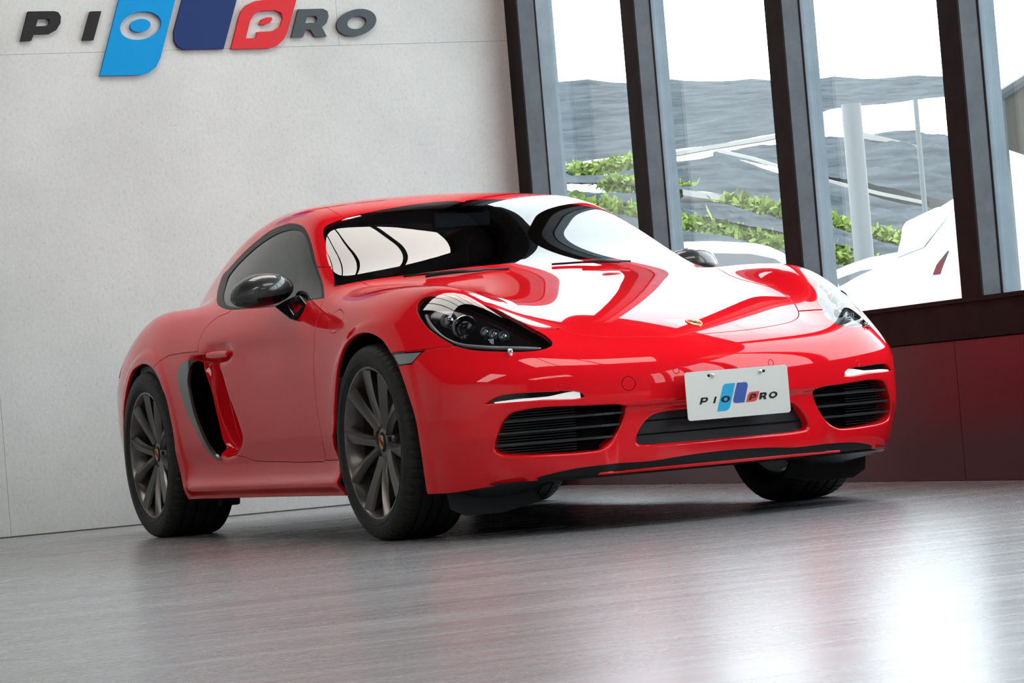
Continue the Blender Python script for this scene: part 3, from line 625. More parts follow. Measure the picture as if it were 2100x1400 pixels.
seam |= (np.abs(f_sill(C)) < SW) & (C[:, 0] > -.55) & (C[:, 0] < 0)
lab[seam] = 'panel_gap'
lab[inside(f_rear)] = 'rear_window'; lab[inside(f_tail)] = 'tail_lamp'
lab[f_ws(C) < 0] = 'windshield'
lab[inside(R_sw)] = 'window_trim'; lab[inside(R_sg)] = 'side_window'
lab[inside(R_hl)] = 'headlight'; lab[inside(R_mk)] = 'side_marker'
lab[inside(R_ib)] = 'intake_blade'
for f in (R_io, R_drl, R_sgr, R_ci, R_af, R_ar): lab[inside(f)] = ''
lab[f_bot(C) < 0] = ''
car = empty('sports_car'); tag(car, 'glossy red two-seat sports coupe parked on the shiny floor', 'car')
mats = dict(rear_quarter=M_paint, front_fender=M_paint, front_bumper=M_paint, rear_bumper=M_paint, roof_panel=M_paint, engine_lid=M_paint, hood=M_paint, door=M_paint,
            front_lip=M_black, panel_gap=M_seam, rear_window=M_side, tail_lamp=M_redsign, windshield=M_wind, window_trim=M_black, side_window=M_side, headlight=M_lens, side_marker=M_skin, intake_blade=M_carbon)
both = ('rear_quarter', 'front_fender', 'door', 'tail_lamp', 'window_trim', 'side_window', 'headlight', 'side_marker', 'intake_blade')
CP = {}
def rd(p):
    r = np.full(len(p), .0012); d = np.full(len(p), .012)
    for f, a, b in ((R_sgr, .007, .05), (R_ci, .009, .05), (R_drl, .004, .02), (R_io, .003, .010), (R_af, .003, .008), (R_ar, .003, .008)):
        k = np.abs(f(p)) < 2e-3; r[k] = a; d[k] = b
    k = np.abs(f_bot(p)) < 2e-3; r[k] = .004; d[k] = .03
    return r, d
for name, m in mats.items():
    for sgn in ((-1, 1) if name in both else (0,)):
        k = (lab == name) & ((np.sign(C[:, 1]) == sgn) if sgn else True)
        if not k.any(): print('empty', name); continue
        v, t, n = compact(V, T[k], NV)
        off = {'panel_gap': -.006, 'side_window': -.004, 'window_trim': -.001, 'front_lip': -.004}.get(name, 0)
        v = v+n*off
        if name not in ('panel_gap', 'windshield', 'side_window', 'rear_window', 'headlight'): v, t, n = flange(v, t, n, rd)
        CP[name, sgn] = mesh_obj(name, v, t, mats[name], car, True, n)
print('parts', time.time()-T0)
CP['windshield', 0]['label'] = 'dark tinted curved windscreen'
# ---------------------------------------------------------------- insets behind the body openings
def sub(mask, off, name, m, parent=car, direction=None, fl=None):
    if not mask.any(): print('no faces', name); return None
    v, t, n = compact(V, T[mask], NV); v = v+(n*off if direction is None else np.array(direction)*off)
    if fl: v, t, n = flange(v, t, n, lambda p: (np.full(len(p), .001), np.full(len(p), fl)))
    return mesh_obj(name, v, t, m, parent, True, n)
for s in (-1, 1):
    sy = np.sign(C[:, 1]) == s
    sub((R_sgr(C) < 0) & sy, -.055, 'grille_back', M_liner)
    sub((R_drl(C) < 0) & sy, -.012, 'lamp_housing', M_gloss)
    sub((R_io(C) < .004) & sy, -.10, 'intake_back', M_liner)
    sub((R_hl(C) < 0) & sy, -.036, 'headlight_housing', M_gloss, CP['headlight', s])
    k = (R_mk(C) < 0) & (R_mk(C) > -.0045) & sy; sub(k, .0006, 'marker_gasket', M_gloss, CP['side_marker', s])
    # dark lip round the lens
    o = CP['headlight', s]; v, t, n = compact(V, T[(R_hl(C) < 0) & sy], NV)
    ed = R_hl(C) ; k = (ed < 0) & (ed > -.0065) & sy
    sub(k, -.001, 'lens_surround', M_gloss, o)
sub(R_ci(C) < 0, -.035, 'centre_grille', M_grille)
R_bar = rg('drl_bar', FRONT, front_c)
def fp(y, z):   # point on the bumper face
    x = 1.0
    lo_, hi_ = .3, 1.08
    for _ in range(40):
        mid = (lo_+hi_)/2
        if F(np.array([[mid, y, z]]))[0] < 0: lo_ = mid
        else: hi_ = mid
    return lo_
def strip_y(name, m, parent, ys, zf, dx, hz, th=.012, mb=None):
    """a slat that follows the bumper face"""
    b = mb or MB(); P = [(fp(y, zf(y))-dx, y, zf(y)) for y in ys]; n = len(P); Vv = []
    for x, y, z in P: Vv += [(x, y, z-hz), (x, y, z+hz), (x-th, y, z+hz), (x-th, y, z-hz)]
    Fc = [(i*4+a, i*4+(a+1) % 4, (i+1)*4+(a+1) % 4, (i+1)*4+a) for i in range(n-1) for a in range(4)]+[(0, 1, 2, 3), ((n-1)*4+3, (n-1)*4+2, (n-1)*4+1, (n-1)*4)]
    b.add(Vv, Fc)
    return None if mb else b.build(name, m, parent)
def span(R, z, s, lo=-.85, hi=0.):
    ys = np.linspace(lo, hi, 400); P = np.stack([np.full(400, .8), ys, np.full(400, z)], 1); k = R(P) < 0
    return (ys[k][0], ys[k][-1]) if k.any() else None
bar_in = R_bar
for s in (-1, 1):
    # light bar in the slot
    yy = np.linspace(-.735, -.492, 14)
    sp = [(y, span_) for y in yy for span_ in [None]]
    b = MB(); Vv = []; n = 0
    for y in yy:
        zs = np.linspace(.38, .50, 240); P = np.stack([np.full(240, .8), np.full(240, y), zs], 1); k = R_bar(P) < 0
        if not k.any(): continue
        z0, z1 = zs[k][0], zs[k][-1]
        for z, dx in ((z0, .004), (z1, .007), (z1, .014), (z0, .014)): Vv.append((fp(y, z)-dx, s*-y if s > 0 else y, z))
        n += 1
    b.add(Vv, [(i*4+a, i*4+(a+1) % 4, (i+1)*4+(a+1) % 4, (i+1)*4+a) for i in range(n-1) for a in range(4)]+[(0, 1, 2, 3), ((n-1)*4+3, (n-1)*4+2, (n-1)*4+1, (n-1)*4)])
    b.build('daytime_lamp', M_drl, car, smooth=True, auto=30)
    for z in (.372, .335, .298):
        sp = span(R_sgr, z, s)
        if sp: strip_y('grille_slat', M_grille, car, [(-s)*y for y in np.linspace(sp[0]+.002, sp[1]-.002, 12)], lambda y: z, .014, .0035, .035)
    ribs = MB()
    for z in np.arange(.268, .41, .0085):
        sp = span(R_sgr, z, s)
        if sp: strip_y('', None, None, [(-s)*y for y in np.linspace(sp[0]+.002, min(sp[1]-.004, -.50), 6)], lambda y: z, .034, .0012, .012, mb=ribs)
    tag(ribs.build('grille_ribs', M_grille, car), kind='stuff')
for z in (.338, .295): strip_y('grille_step', M_liner, car, list(np.linspace(-.30, .30, 14)), lambda y: z, .030, .0022, .02)
# blades inside the door-side air intake
for s in (-1, 1):
    for z, x0, x1 in ((.60, -1.89, -1.68), (.50, -1.86, -1.66)):
        MB().box((x0, -.008, -.006), (x1, .008, .006)).build('intake_vane', M_grille, car, loc=(0, s*.785, z))
# cabin lining
tag(MB().box((-4.452, -9, 0), (-4.447, 1.98, .006)).build('baseboard_left', M_joint), kind='structure')
k = (C[:, 2] > .60) & (C[:, 0] < -.45) & (C[:, 0] > -2.6) & (f_ws(C) > 0) & (R_sw(C) > 0) & (f_rear(C) > 0) & (R_io(C) > 0) & (R_ib(C) > 0) & (scoop(C[:, 0], C[:, 2]) < .003)
sub(k, -.028, 'cabin_lining', M_dash)
MB().prism([(-.70, .25), (.70, .25), (.70, .80), (.48, .98), (-.48, .98), (-.70, .80)], lambda a, b_, h: (-2.05+h, a, b_), 0, .04).build('rear_bulkhead', M_dash, car)
MB().box((-2.0, -.74, .20), (-.35, .74, .24)).build('cabin_floor', M_dash, car)
# dashboard
b = MB(); prof = [(-.44, .80), (-.47, .868), (-.60, .888), (-.75, .905), (-.90, .90), (-.97, .86), (-.96, .74), (-.90, .60)]
ys = np.linspace(-.66, .66, 13); Vv = [(x-.12*(y/.66)**2, y, z-.02*(y/.66)**2) for y in ys for x, z in prof]; n = len(prof)
b.add(Vv, [(i*n+j, i*n+j+1, (i+1)*n+j+1, (i+1)*n+j) for i in range(len(ys)-1) for j in range(n-1)])
b.build('dashboard', M_dash, car, smooth=True)
b = MB(); b.box((-1.06, .24, .90), (-.80, .48, .925)); b.build('instrument_hood', M_dash, car, bevel=.01)
# steering wheel
b = MB(); R0 = .18; Vv = []; Fc = []
M_ = Matrix.Translation((-1.06, .36, .80)) @ Matrix.Rotation(math.radians(-68), 4, 'Y')
for i in range(40):
    a = 2*math.pi*i/40
    for j in range(8):
        c = 2*math.pi*j/8; r = R0+.014*math.cos(c); Vv.append(M_ @ Vector((r*math.cos(a), r*math.sin(a), .014*math.sin(c))))
for i in range(40):
    for j in range(8): Fc.append((i*8+j, i*8+(j+1) % 8, ((i+1) % 40)*8+(j+1) % 8, ((i+1) % 40)*8+j))
b.add(Vv, Fc); sw = b.build('steering_wheel', M_seat, car, smooth=True)
b = MB()
for a in (0, 180, 270):
    ca, sa = math.cos(math.radians(a+90)), math.sin(math.radians(a+90)); b.tube([M_ @ Vector((.02*ca, .02*sa, .01)), M_ @ Vector((R0*ca, R0*sa, 0))], .012, 8)
b.build('wheel_spokes', M_seat, sw)
# seats
def seat(y):
    secs = [(-1.30, .30, .24, .06), (-1.33, .42, .25, .07), (-1.40, .60, .255, .07), (-1.47, .78, .25, .065), (-1.53, .90, .20, .06), (-1.57, 1.0, .145, .055), (-1.60, 1.08, .13, .05), (-1.61, 1.12, .10, .035)]
    Vv = []; n = 16
    for x, z, w, d in secs:
        for k_ in range(n):
            a = 2*math.pi*k_/n; c, s_ = math.cos(a), math.sin(a)
            Vv.append((x+d*math.copysign(abs(s_)**.6, s_)+.035*abs(c)**3, y+w*math.copysign(abs(c)**.6, c), z))
    Fc = [(i*n+k_, i*n+(k_+1) % n, (i+1)*n+(k_+1) % n, (i+1)*n+k_) for i in range(len(secs)-1) for k_ in range(n)]+[tuple(range(n)), tuple(range((len(secs)-1)*n, len(secs)*n))]
    o = MB().add(Vv, Fc).build('seat', M_seat, car, smooth=True, auto=50)
    MB().box((-1.35, y-.24, .26), (-.82, y+.24, .40)).build('seat_cushion', M_seat, o, bevel=.04)
    MB().tube([(-1.37, y-.13, .62), (-1.45, y-.12, .80), (-1.50, y-.11, .9)], .03, 8).build('seat_bolster', M_seat, o, smooth=True)
seat(.36); seat(-.36)
MB().box((-.012, -.12, -.035), (.012, .12, .035)).build('rear_view_mirror', M_gloss, car, bevel=.01, loc=(-1.09, 0, 1.155))
b = MB().tube([(-1.02, .60, .88), (-1.30, .50, 1.17)], .004, 6); 
# ---------------------------------------------------------------- wheels, brakes, wheel wells
def smoothprof(p): return p
M_barrel = mat('shaded_barrel', (.05, .048, .046), .45, metal=.5)  # barrel darkened so the gaps between spokes carry shade in their colour
M_inner = mat('pale_inner_wheel', (.35, .37, .40), .35, metal=.5)
def make_wheel(r_t, w, hub, flip, steer=0.):
    ro = .2605
    rimprof = [(ro, .006), (ro+.003, .001), (ro, -.002), (ro-.006, -.001), (ro-.009, .004), (ro-.013, .014), (ro-.020, .035), (ro-.026, .06), (ro-.032, .10), (ro-.034, w-.05), (ro-.020, w-.02), (ro-.004, w-.012), (ro+.003, w-.008)]
    rim = MB().lathe_y(rimprof[:8], 96).build('wheel', M_rim, car, smooth=True, auto=40)
    MB().lathe_y(rimprof[7:], 96).build('rim_barrel', M_barrel, rim, smooth=True, auto=40)
    prof = [(.254, .010), (.262, -.002), (.272, -.009), (.290, -.013), (.300, -.0125), (r_t-.022, -.009), (r_t-.012, -.002), (r_t-.005, .008), (r_t-.0015, .020), (r_t, .032)]
    sh = set(range(6, 10)); gw = .0045; gy = [.052+i*(w-.104)/3 for i in range(4)]
    for g in gy: prof += [(r_t, g-gw), (r_t-.007, g-gw+.001), (r_t-.007, g+gw-.001), (r_t, g+gw)]
    k0 = len(prof); prof += [(r_t, w-.032), (r_t-.0015, w-.020), (r_t-.005, w-.008), (r_t-.012, w+.002), (r_t-.022, w+.009), (.290, w+.013), (.272, w+.009), (.262, w+.002), (.254, w-.010)]
    fr = lambda j, k: (.0045 if (k % 4 == 0 and (6 <= j <= 10 or k0-1 <= j <= k0+3)) else 0)
    MB().lathe_y(prof, 256, fr=fr).build('tyre', M_rubber, rim, smooth=True, auto=28)
    # raised rings on the sidewall
    MB().lathe_y([(.277, -.0105), (.278, -.0128), (.280, -.0128), (.281, -.0115)], 96).build('sidewall_ring', M_rubber, rim, smooth=True)
    for i in range(10):
        pair = i // 2; sgn = -1 if i % 2 == 0 else 1
        ar_ = math.radians(36*i+18+STARTA); ah = math.radians(72*pair+36+STARTA)+sgn*math.radians(11)
        st = []
        for j in range(11):
            t = j/10; r = .052+(.254-.052)*t; e = t**.75
            a = ah+(ar_-ah)*e
            wd = .040-.004*math.sin(math.pi*min(t*1.3, 1))+.020*t**2
            yf = .040-.010*math.sin(math.pi*t)-.033*t**1.6; dp = .042-.016*t
            st.append((r, a, wd, yf, dp))
        Vv = []
        for r, a, wd, yf, dp in st:
            er = np.array([math.cos(a), 0, math.sin(a)]); et = np.array([-math.sin(a), 0, math.cos(a)]); ey = np.array([0, 1, 0])
            c = er*r
            for u, h in ((-.5, .009), (-.30, -.001), (.22*sgn, -.011), (.42, 0), (.5, .009), (.34, dp), (-.34, dp)):
                Vv.append(c+et*wd*u+ey*(yf+h))
        n = 7; Fc = [(q*n+k_, q*n+(k_+1) % n, (q+1)*n+(k_+1) % n, (q+1)*n+k_) for q in range(10) for k_ in range(n)]+[tuple(range(n)), tuple(range(10*n, 11*n))]
        MB().add(Vv, Fc).build('spoke', M_rim, rim, smooth=True, auto=32)
    MB().lathe_y([(0, .044), (.030, .044), (.034, .036), (.052, .038), (.068, .044), (.074, .056), (.074, .09), (0, .09)], 48).build('hub', M_rim, rim, smooth=True, auto=35)
    cap = MB().lathe_y([(0, .0325), (.027, .0330), (.031, .036), (.032, .042)], 40).build('centre_cap', M_black, rim, smooth=True)
    sh_ = [(-.018, .020), (-.009, .022), (0, .0235), (.009, .022), (.018, .020), (.0195, .004), (.016, -.012), (.008, -.021), (0, -.026), (-.008, -.021), (-.016, -.012), (-.0195, .004)]
    MB().prism(sh_, lambda a, b_, h: (a, .0322-h, b_), 0, .0012).build('cap_shield', M_gold, rim)
    for q0, q1 in (((-.017, .003), (-.001, .018)), ((.001, -.014), (.015, .002))):
        MB().box((q0[0], .0298, q0[1]), (q1[0], .0308, q1[1])).build('shield_quarter', M_redsign, rim)
    MB().box((-.006, .0292, -.006), (.006, .0302, .007)).build('shield_centre', M_black, rim)
    for i in range(5):
        a = math.radians(72*i+STARTA); c, s_ = math.cos(a)*.056, math.sin(a)*.056
        MB().lathe_y([(0, .034), (.007, .034), (.008, .037), (.0095, .05)], 12).build('lug_bolt', M_black, rim, smooth=True).location = (c, 0, s_)
    MB().lathe_y([(.075, .100), (.165, .100), (.165, .124), (.075, .124), (.075, .100)], 64).build('brake_disc', M_disc, rim, smooth=True, auto=40)
    MB().lathe_y([(0, .085), (.075, .085), (.078, .10), (.078, .124)], 40).build('disc_bell', M_silver, rim, smooth=True, auto=40)
    MB().lathe_y([(.02, w-.03), (.226, w-.03), (.226, w-.026), (.02, w-.026)], 40).build('backing_plate', M_inner if flip else M_liner, rim)
    rim.location = hub; rim.rotation_euler = (0, 0, math.pi if flip else 0)
    sgn = 1 if flip else -1
    return rim
STARTA = 8.
M_gold = mat('emblem_gold', (.62, .45, .18), .35, metal=.6)
for (x, z, r_t, w, yf) in ((0., .336, .336, .222, .872), (-2.475, .3455, .3475, .255, .890)):
    for s in (-1, 1):
        if s < 0: STARTA = 10. if x == 0 else 4.
        rim = make_wheel(r_t, w, (x, s*yf, z), s > 0)
        # caliper: an arc behind the axle, fixed to the car
        a0, a1 = (math.radians(150), math.radians(215)) if x == 0 else (math.radians(-30), math.radians(30))
        ca = MB().lathe_y([(.105, .078), (.185, .078), (.195, .086), (.195, .146), (.185, .152), (.105, .152), (.105, .078)], 14, a0, a1)
        o = ca.build('brake_caliper', M_caliper, rim, smooth=True, auto=40)
        if s > 0: o.rotation_euler = (0, 0, 0)
for (x, z, r, yo) in ((.05, .335, .392, .835), (-2.46, .345, .40, .862)):
    for s in (-1, 1):
        lm = MB().lathe_y([(r, -yo), (r, -.50), (.05, -.50)], 48, math.radians(-22), math.radians(202))
        if s > 0: lm.v = [(a, -b_, c) for a, b_, c in lm.v]
        o = lm.build('wheel_arch_liner', M_liner, car, smooth=True, auto=40); o.location = (x, 0, z)
# undertray and its wheel deflectors
pts = []
for x in np.linspace(.42, .93, 16):
    ys_ = np.linspace(0, .86, 200); q = F(np.stack([np.full(200, x), ys_, np.full(200, .172)], 1)) < -.012
    if q.any(): pts.append((x, ys_[q][-1]))
MB().prism([(.36, -.60)]+[(a, -b_) for a, b_ in pts]+[(a, b_) for a, b_ in pts[::-1]]+[(.36, .60)], lambda a, b_, h: (a, b_, h), .170, .186).build('front_undertray', M_black, car)
MB().box((-2.95, -.50, .175), (.40, .50, .19)).build('undertray', M_liner, car)
MB().box((-1.98, -.80, .170), (-.38, .80, .20)).build('floor_pan', M_liner, car)
MB().box((-3.30, -.70, .20), (-2.9, .70, .24)).build('rear_undertray', M_liner, car)
for s in (-1, 1):
    MB().prism([(.50, .155), (.46, .10), (.60, .075), (.74, .075), (.79, .10), (.80, .17)], lambda a, b_, h: (.43+h, s*a, b_), 0, .012).build('air_deflector', M_black, car)
    pr = []
    b = MB(); n = 12; Vv = []
    for i, (x, zz, hw) in enumerate(((.42, .125, .15), (.50, .13, .16), (.60, .145, .15), (.70, .165, .11), (.76, .18, .06))):
        for k_ in range(n): a = math.pi*k_/(n-1); Vv.append((x, s*.62+hw*math.cos(a), .178-(.178-zz)*math.sin(a)))
    b.add(Vv, [(i*n+k_, i*n+k_+1, (i+1)*n+k_+1, (i+1)*n+k_) for i in range(4) for k_ in range(n-1)]); b.build('undertray_bulge', M_grille, car, smooth=True)
    MB().box((-2.16, min(s*.63, s*.72), .115), (-2.12, max(s*.63, s*.72), .175)).build('rear_deflector', M_black, car, bevel=.01)
MB().tube([(-2.475, -.7, .33), (-2.475, .7, .33)], .03).build('rear_axle', M_liner, car)
MB().tube([(0, -.7, .31), (0, .7, .31)], .025).build('front_axle', M_liner, car)
# ---------------------------------------------------------------- headlight internals
def nrm(p): g = grad(F, np.array([p])); return Vector(g[0]/np.linalg.norm(g[0]))
def flip(p, s): return Vector((p[0], p[1]*(-s), p[2])) if s > 0 else Vector(p)
VIEWDIR = Vector((.78, -.42, .10)).normalized()
for s in (-1, 1):
    L_ = CP['headlight', s]
    ax = Vector((.96, -.20*(-s), .05)).normalized(); ax.y = -.20 if s < 0 else .20
    Q = ax.to_track_quat('Z', 'Y').to_matrix().to_4x4()
    def disc_set(c, r, nm, ring_m, lens_m, depth=.03):
        M = Matrix.Translation(c) @ Q; n = 32
        b = MB(); pr = [(r*.80, -depth), (r*.86, -.002), (r*.95, .004), (r*1.03, 0), (r*1.05, -depth)]
        Vv = [M @ Vector((q*math.cos(2*math.pi*i/n), q*math.sin(2*math.pi*i/n), h)) for i in range(n) for q, h in pr]; m_ = len(pr)
        b.add(Vv, [(i*m_+j, i*m_+j+1, ((i+1) % n)*m_+j+1, ((i+1) % n)*m_+j) for i in range(n) for j in range(m_-1)])
        b.build(nm+'_ring', ring_m, L_, smooth=True, auto=50)
        b = MB(); Vv = [M @ Vector((0, 0, r*.05))]; Fc = []
        for k_ in range(1, 7):
            ph = math.pi/2*k_/6
            Vv += [M @ Vector((r*.80*math.sin(ph)*math.cos(2*math.pi*i/n), r*.80*math.sin(ph)*math.sin(2*math.pi*i/n), r*.05-r*.55*(1-math.cos(ph)))) for i in range(n)]
        Fc = [(0, 1+i, 1+(i+1) % n) for i in range(n)]+[(1+(k_-1)*n+i, 1+(k_-1)*n+(i+1) % n, 1+k_*n+(i+1) % n, 1+k_*n+i) for k_ in range(1, 6) for i in range(n)]
        b.add(Vv, Fc); b.build(nm+'_lens', lens_m, L_, smooth=True)
    def inner(nm, dep, i=0):
        p = fe[nm][i]; q = Vector(p)-nrm(p)*dep; return flip(q, s)
    disc_set(inner('hl_projector', .030), .041, 'projector', M_silver, M_blueglass if 'M_blueglass' in globals() else M_gloss)
    disc_set(inner('hl_reflector', .028), .026, 'cornering_lamp', M_skin, M_silver)
    for i in range(3): disc_set(inner('hl_led', .028, i), .016, 'high_beam', M_skin, M_silver, .015)
    pp = [flip(Vector(p)-nrm(p)*.016, s) for p in spline_loop(fe['hl_guide'], 4, False)]
    MB().tube(pp, .0065, 8).build('light_guide', M_skin, L_, smooth=True)
    # horizontal fins low in the lamp
    b = MB()
    p0 = inner('hl_led', .018, 0)
    for i in range(6): b.box((p0.x-.012+.012*i, p0.y-.001, p0.z-.05), (p0.x-.006+.012*i, p0.y+.001, p0.z-.033))
    b.build('cooling_fins', M_silver, L_)
    # washer cap below the lamp
    p = fe['washer'][0]; c = flip(Vector(p)+nrm(p)*.005, s)
    b = MB().lathe_y([(0, -.008), (.008, -.007), (.0105, -.002), (.0105, .006), (0, .006)], 16); o = b.build('washer_nozzle', M_chrome, car, smooth=True, auto=50); o.location = c
    MB().box((-.007, -.005, -.014), (.009, .005, -.004)).build('nozzle_base', M_chrome, o, bevel=.002)
# ---------------------------------------------------------------- door mirrors
for s in (-1, 1):
    n = 28; m_ = 15; Vv = []
    for i in range(m_):
        t = -1+2*i/(m_-1); tt = math.sin(t*math.pi/2)      # along y, outer (-1) to inner (1)
        rr = max(1-abs(tt)**2.3, 0)**.55
        hz = .064*rr*(1+.10*(-tt)); hx = .085*rr*(1-.25*tt)
        for k_ in range(n):
            a = 2*math.pi*k_/n; c, sn = math.cos(a), math.sin(a)
            z = sn*hz if sn > 0 else sn*hz*.92
            x = c*hx if c > 0 else c*hx*.55
            Vv.append((-.90+x-.030*tt**2+.02*tt, -(.895-.118*tt)*1.0, .921+z+.006*tt-.012*(tt < 0)*tt*tt))
    if s > 0: Vv = [(a, -b_, c) for a, b_, c in Vv]
    idx_top = []; Fc = []
    for i in range(m_-1):
        for k_ in range(n): Fc.append((i*n+k_, i*n+(k_+1) % n, (i+1)*n+(k_+1) % n, (i+1)*n+k_))
    def cz(f): return sum(Vv[q][2] for q in f)/len(f)
    def cx(f): return sum(Vv[q][0] for q in f)/len(f)
    def cy(f): return abs(sum(Vv[q][1] for q in f)/len(f))
    zs_ = lambda f: .893+.012*(.9-cy(f))/.1
    up = [f for f in Fc if cz(f) > zs_(f)]; dn = [f for f in Fc if cz(f) <= zs_(f)]
    mo = MB().add(Vv, up).build('mirror_shell', M_carbon, car, smooth=True)
    MB().add([(a, b_, c) for a, b_, c in Vv], dn).build('mirror_underside', M_gloss, mo, smooth=True)
    el = [(.066*math.cos(a)*1.35, .05*math.sin(a)) for a in np.linspace(0, 2*math.pi, 33)[:-1]]
    MB().prism(el, lambda a, b_, h: (-.949-h, s*.893+a, .918+b_), 0, .003).build('mirror_glass', M_mirror, mo)
    A = [(-.885, -.879, .858), (-.87, -.837, .876), (-.85, -.799, .89), (-.8, -.802, .889), (-.7, -.814, .845), (-.772, -.841, .798), (-.8, -.849, .806)]
    Bh = [(-.835, -.838, .856), (-.80, -.816, .868), (-.745, -.822, .848), (-.782, -.838, .822)]
    u_ = Vector((.87, -.48, 0)); r_ = Vector((-.48, -.87, 0)); to2 = lambda p: (Vector(p).dot(r_), p[2]); nA = [Vector(p).dot(u_) for p in A+Bh]
    allp = A+Bh; MM = np.array([[Vector(p).dot(r_), p[2], 1] for p in allp]); co = np.linalg.lstsq(MM, np.array(nA), rcond=None)[0]
    def arm_fn(a, b_, h):
        q = r_*a+u_*(co[0]*a+co[1]*b_+co[2]+h); return (q.x, q.y*(-1 if s > 0 else 1), b_)
    MB().prism([to2(p) for p in A], arm_fn, -.015, .032, holes=[[to2(p) for p in Bh]]).build('mirror_arm', M_gloss, mo, bevel=.004)
# ---------------------------------------------------------------- number plate, badge, handles, wipers and small fittings
PX = .985; PY = .0155; PZ = .4045
plate = MB()
def rrect(w, h, r, n=6):
    out = []
    for cx_, cy_, a0 in ((w/2-r, h/2-r, 0), (-w/2+r, h/2-r, 90), (-w/2+r, -h/2+r, 180), (w/2-r, -h/2+r, 270)):
        for i in range(n+1): a = math.radians(a0+90*i/n); out.append((cx_+r*math.cos(a), cy_+r*math.sin(a)))
    return out
def slot(cx_, cy_, w, h): return [(cx_+a, cy_+b_) for a, b_ in rrect(w, h, h*.49, 4)]
pf = lambda a, b_, h: (PX+h, PY+a, PZ+b_)
pl = MB().prism(rrect(.378, .156, .010), pf, -.0012, .0012, holes=[slot(-.094, .0625, .026, .009)[::-1], slot(.094, .0632, .026, .009)[::-1]]).build('number_plate', M_white, car)
MB().box((PX-.045, PY-.15, PZ-.045), (PX-.003, PY+.15, PZ+.068)).build('plate_bracket', M_black, pl, bevel=.006)
for y in (-.090, .0875):
    o = MB().lathe_y([(0, -.006), (.004, -.0055), (.0065, -.003), (.0085, -.001), (.0085, 0), (.001, 0)], 20).build('plate_bolt', M_chrome, pl, smooth=True, auto=50)
    o.rotation_euler = (0, 0, math.pi/2); o.location = (PX+.0015, PY+y, PZ+.062)
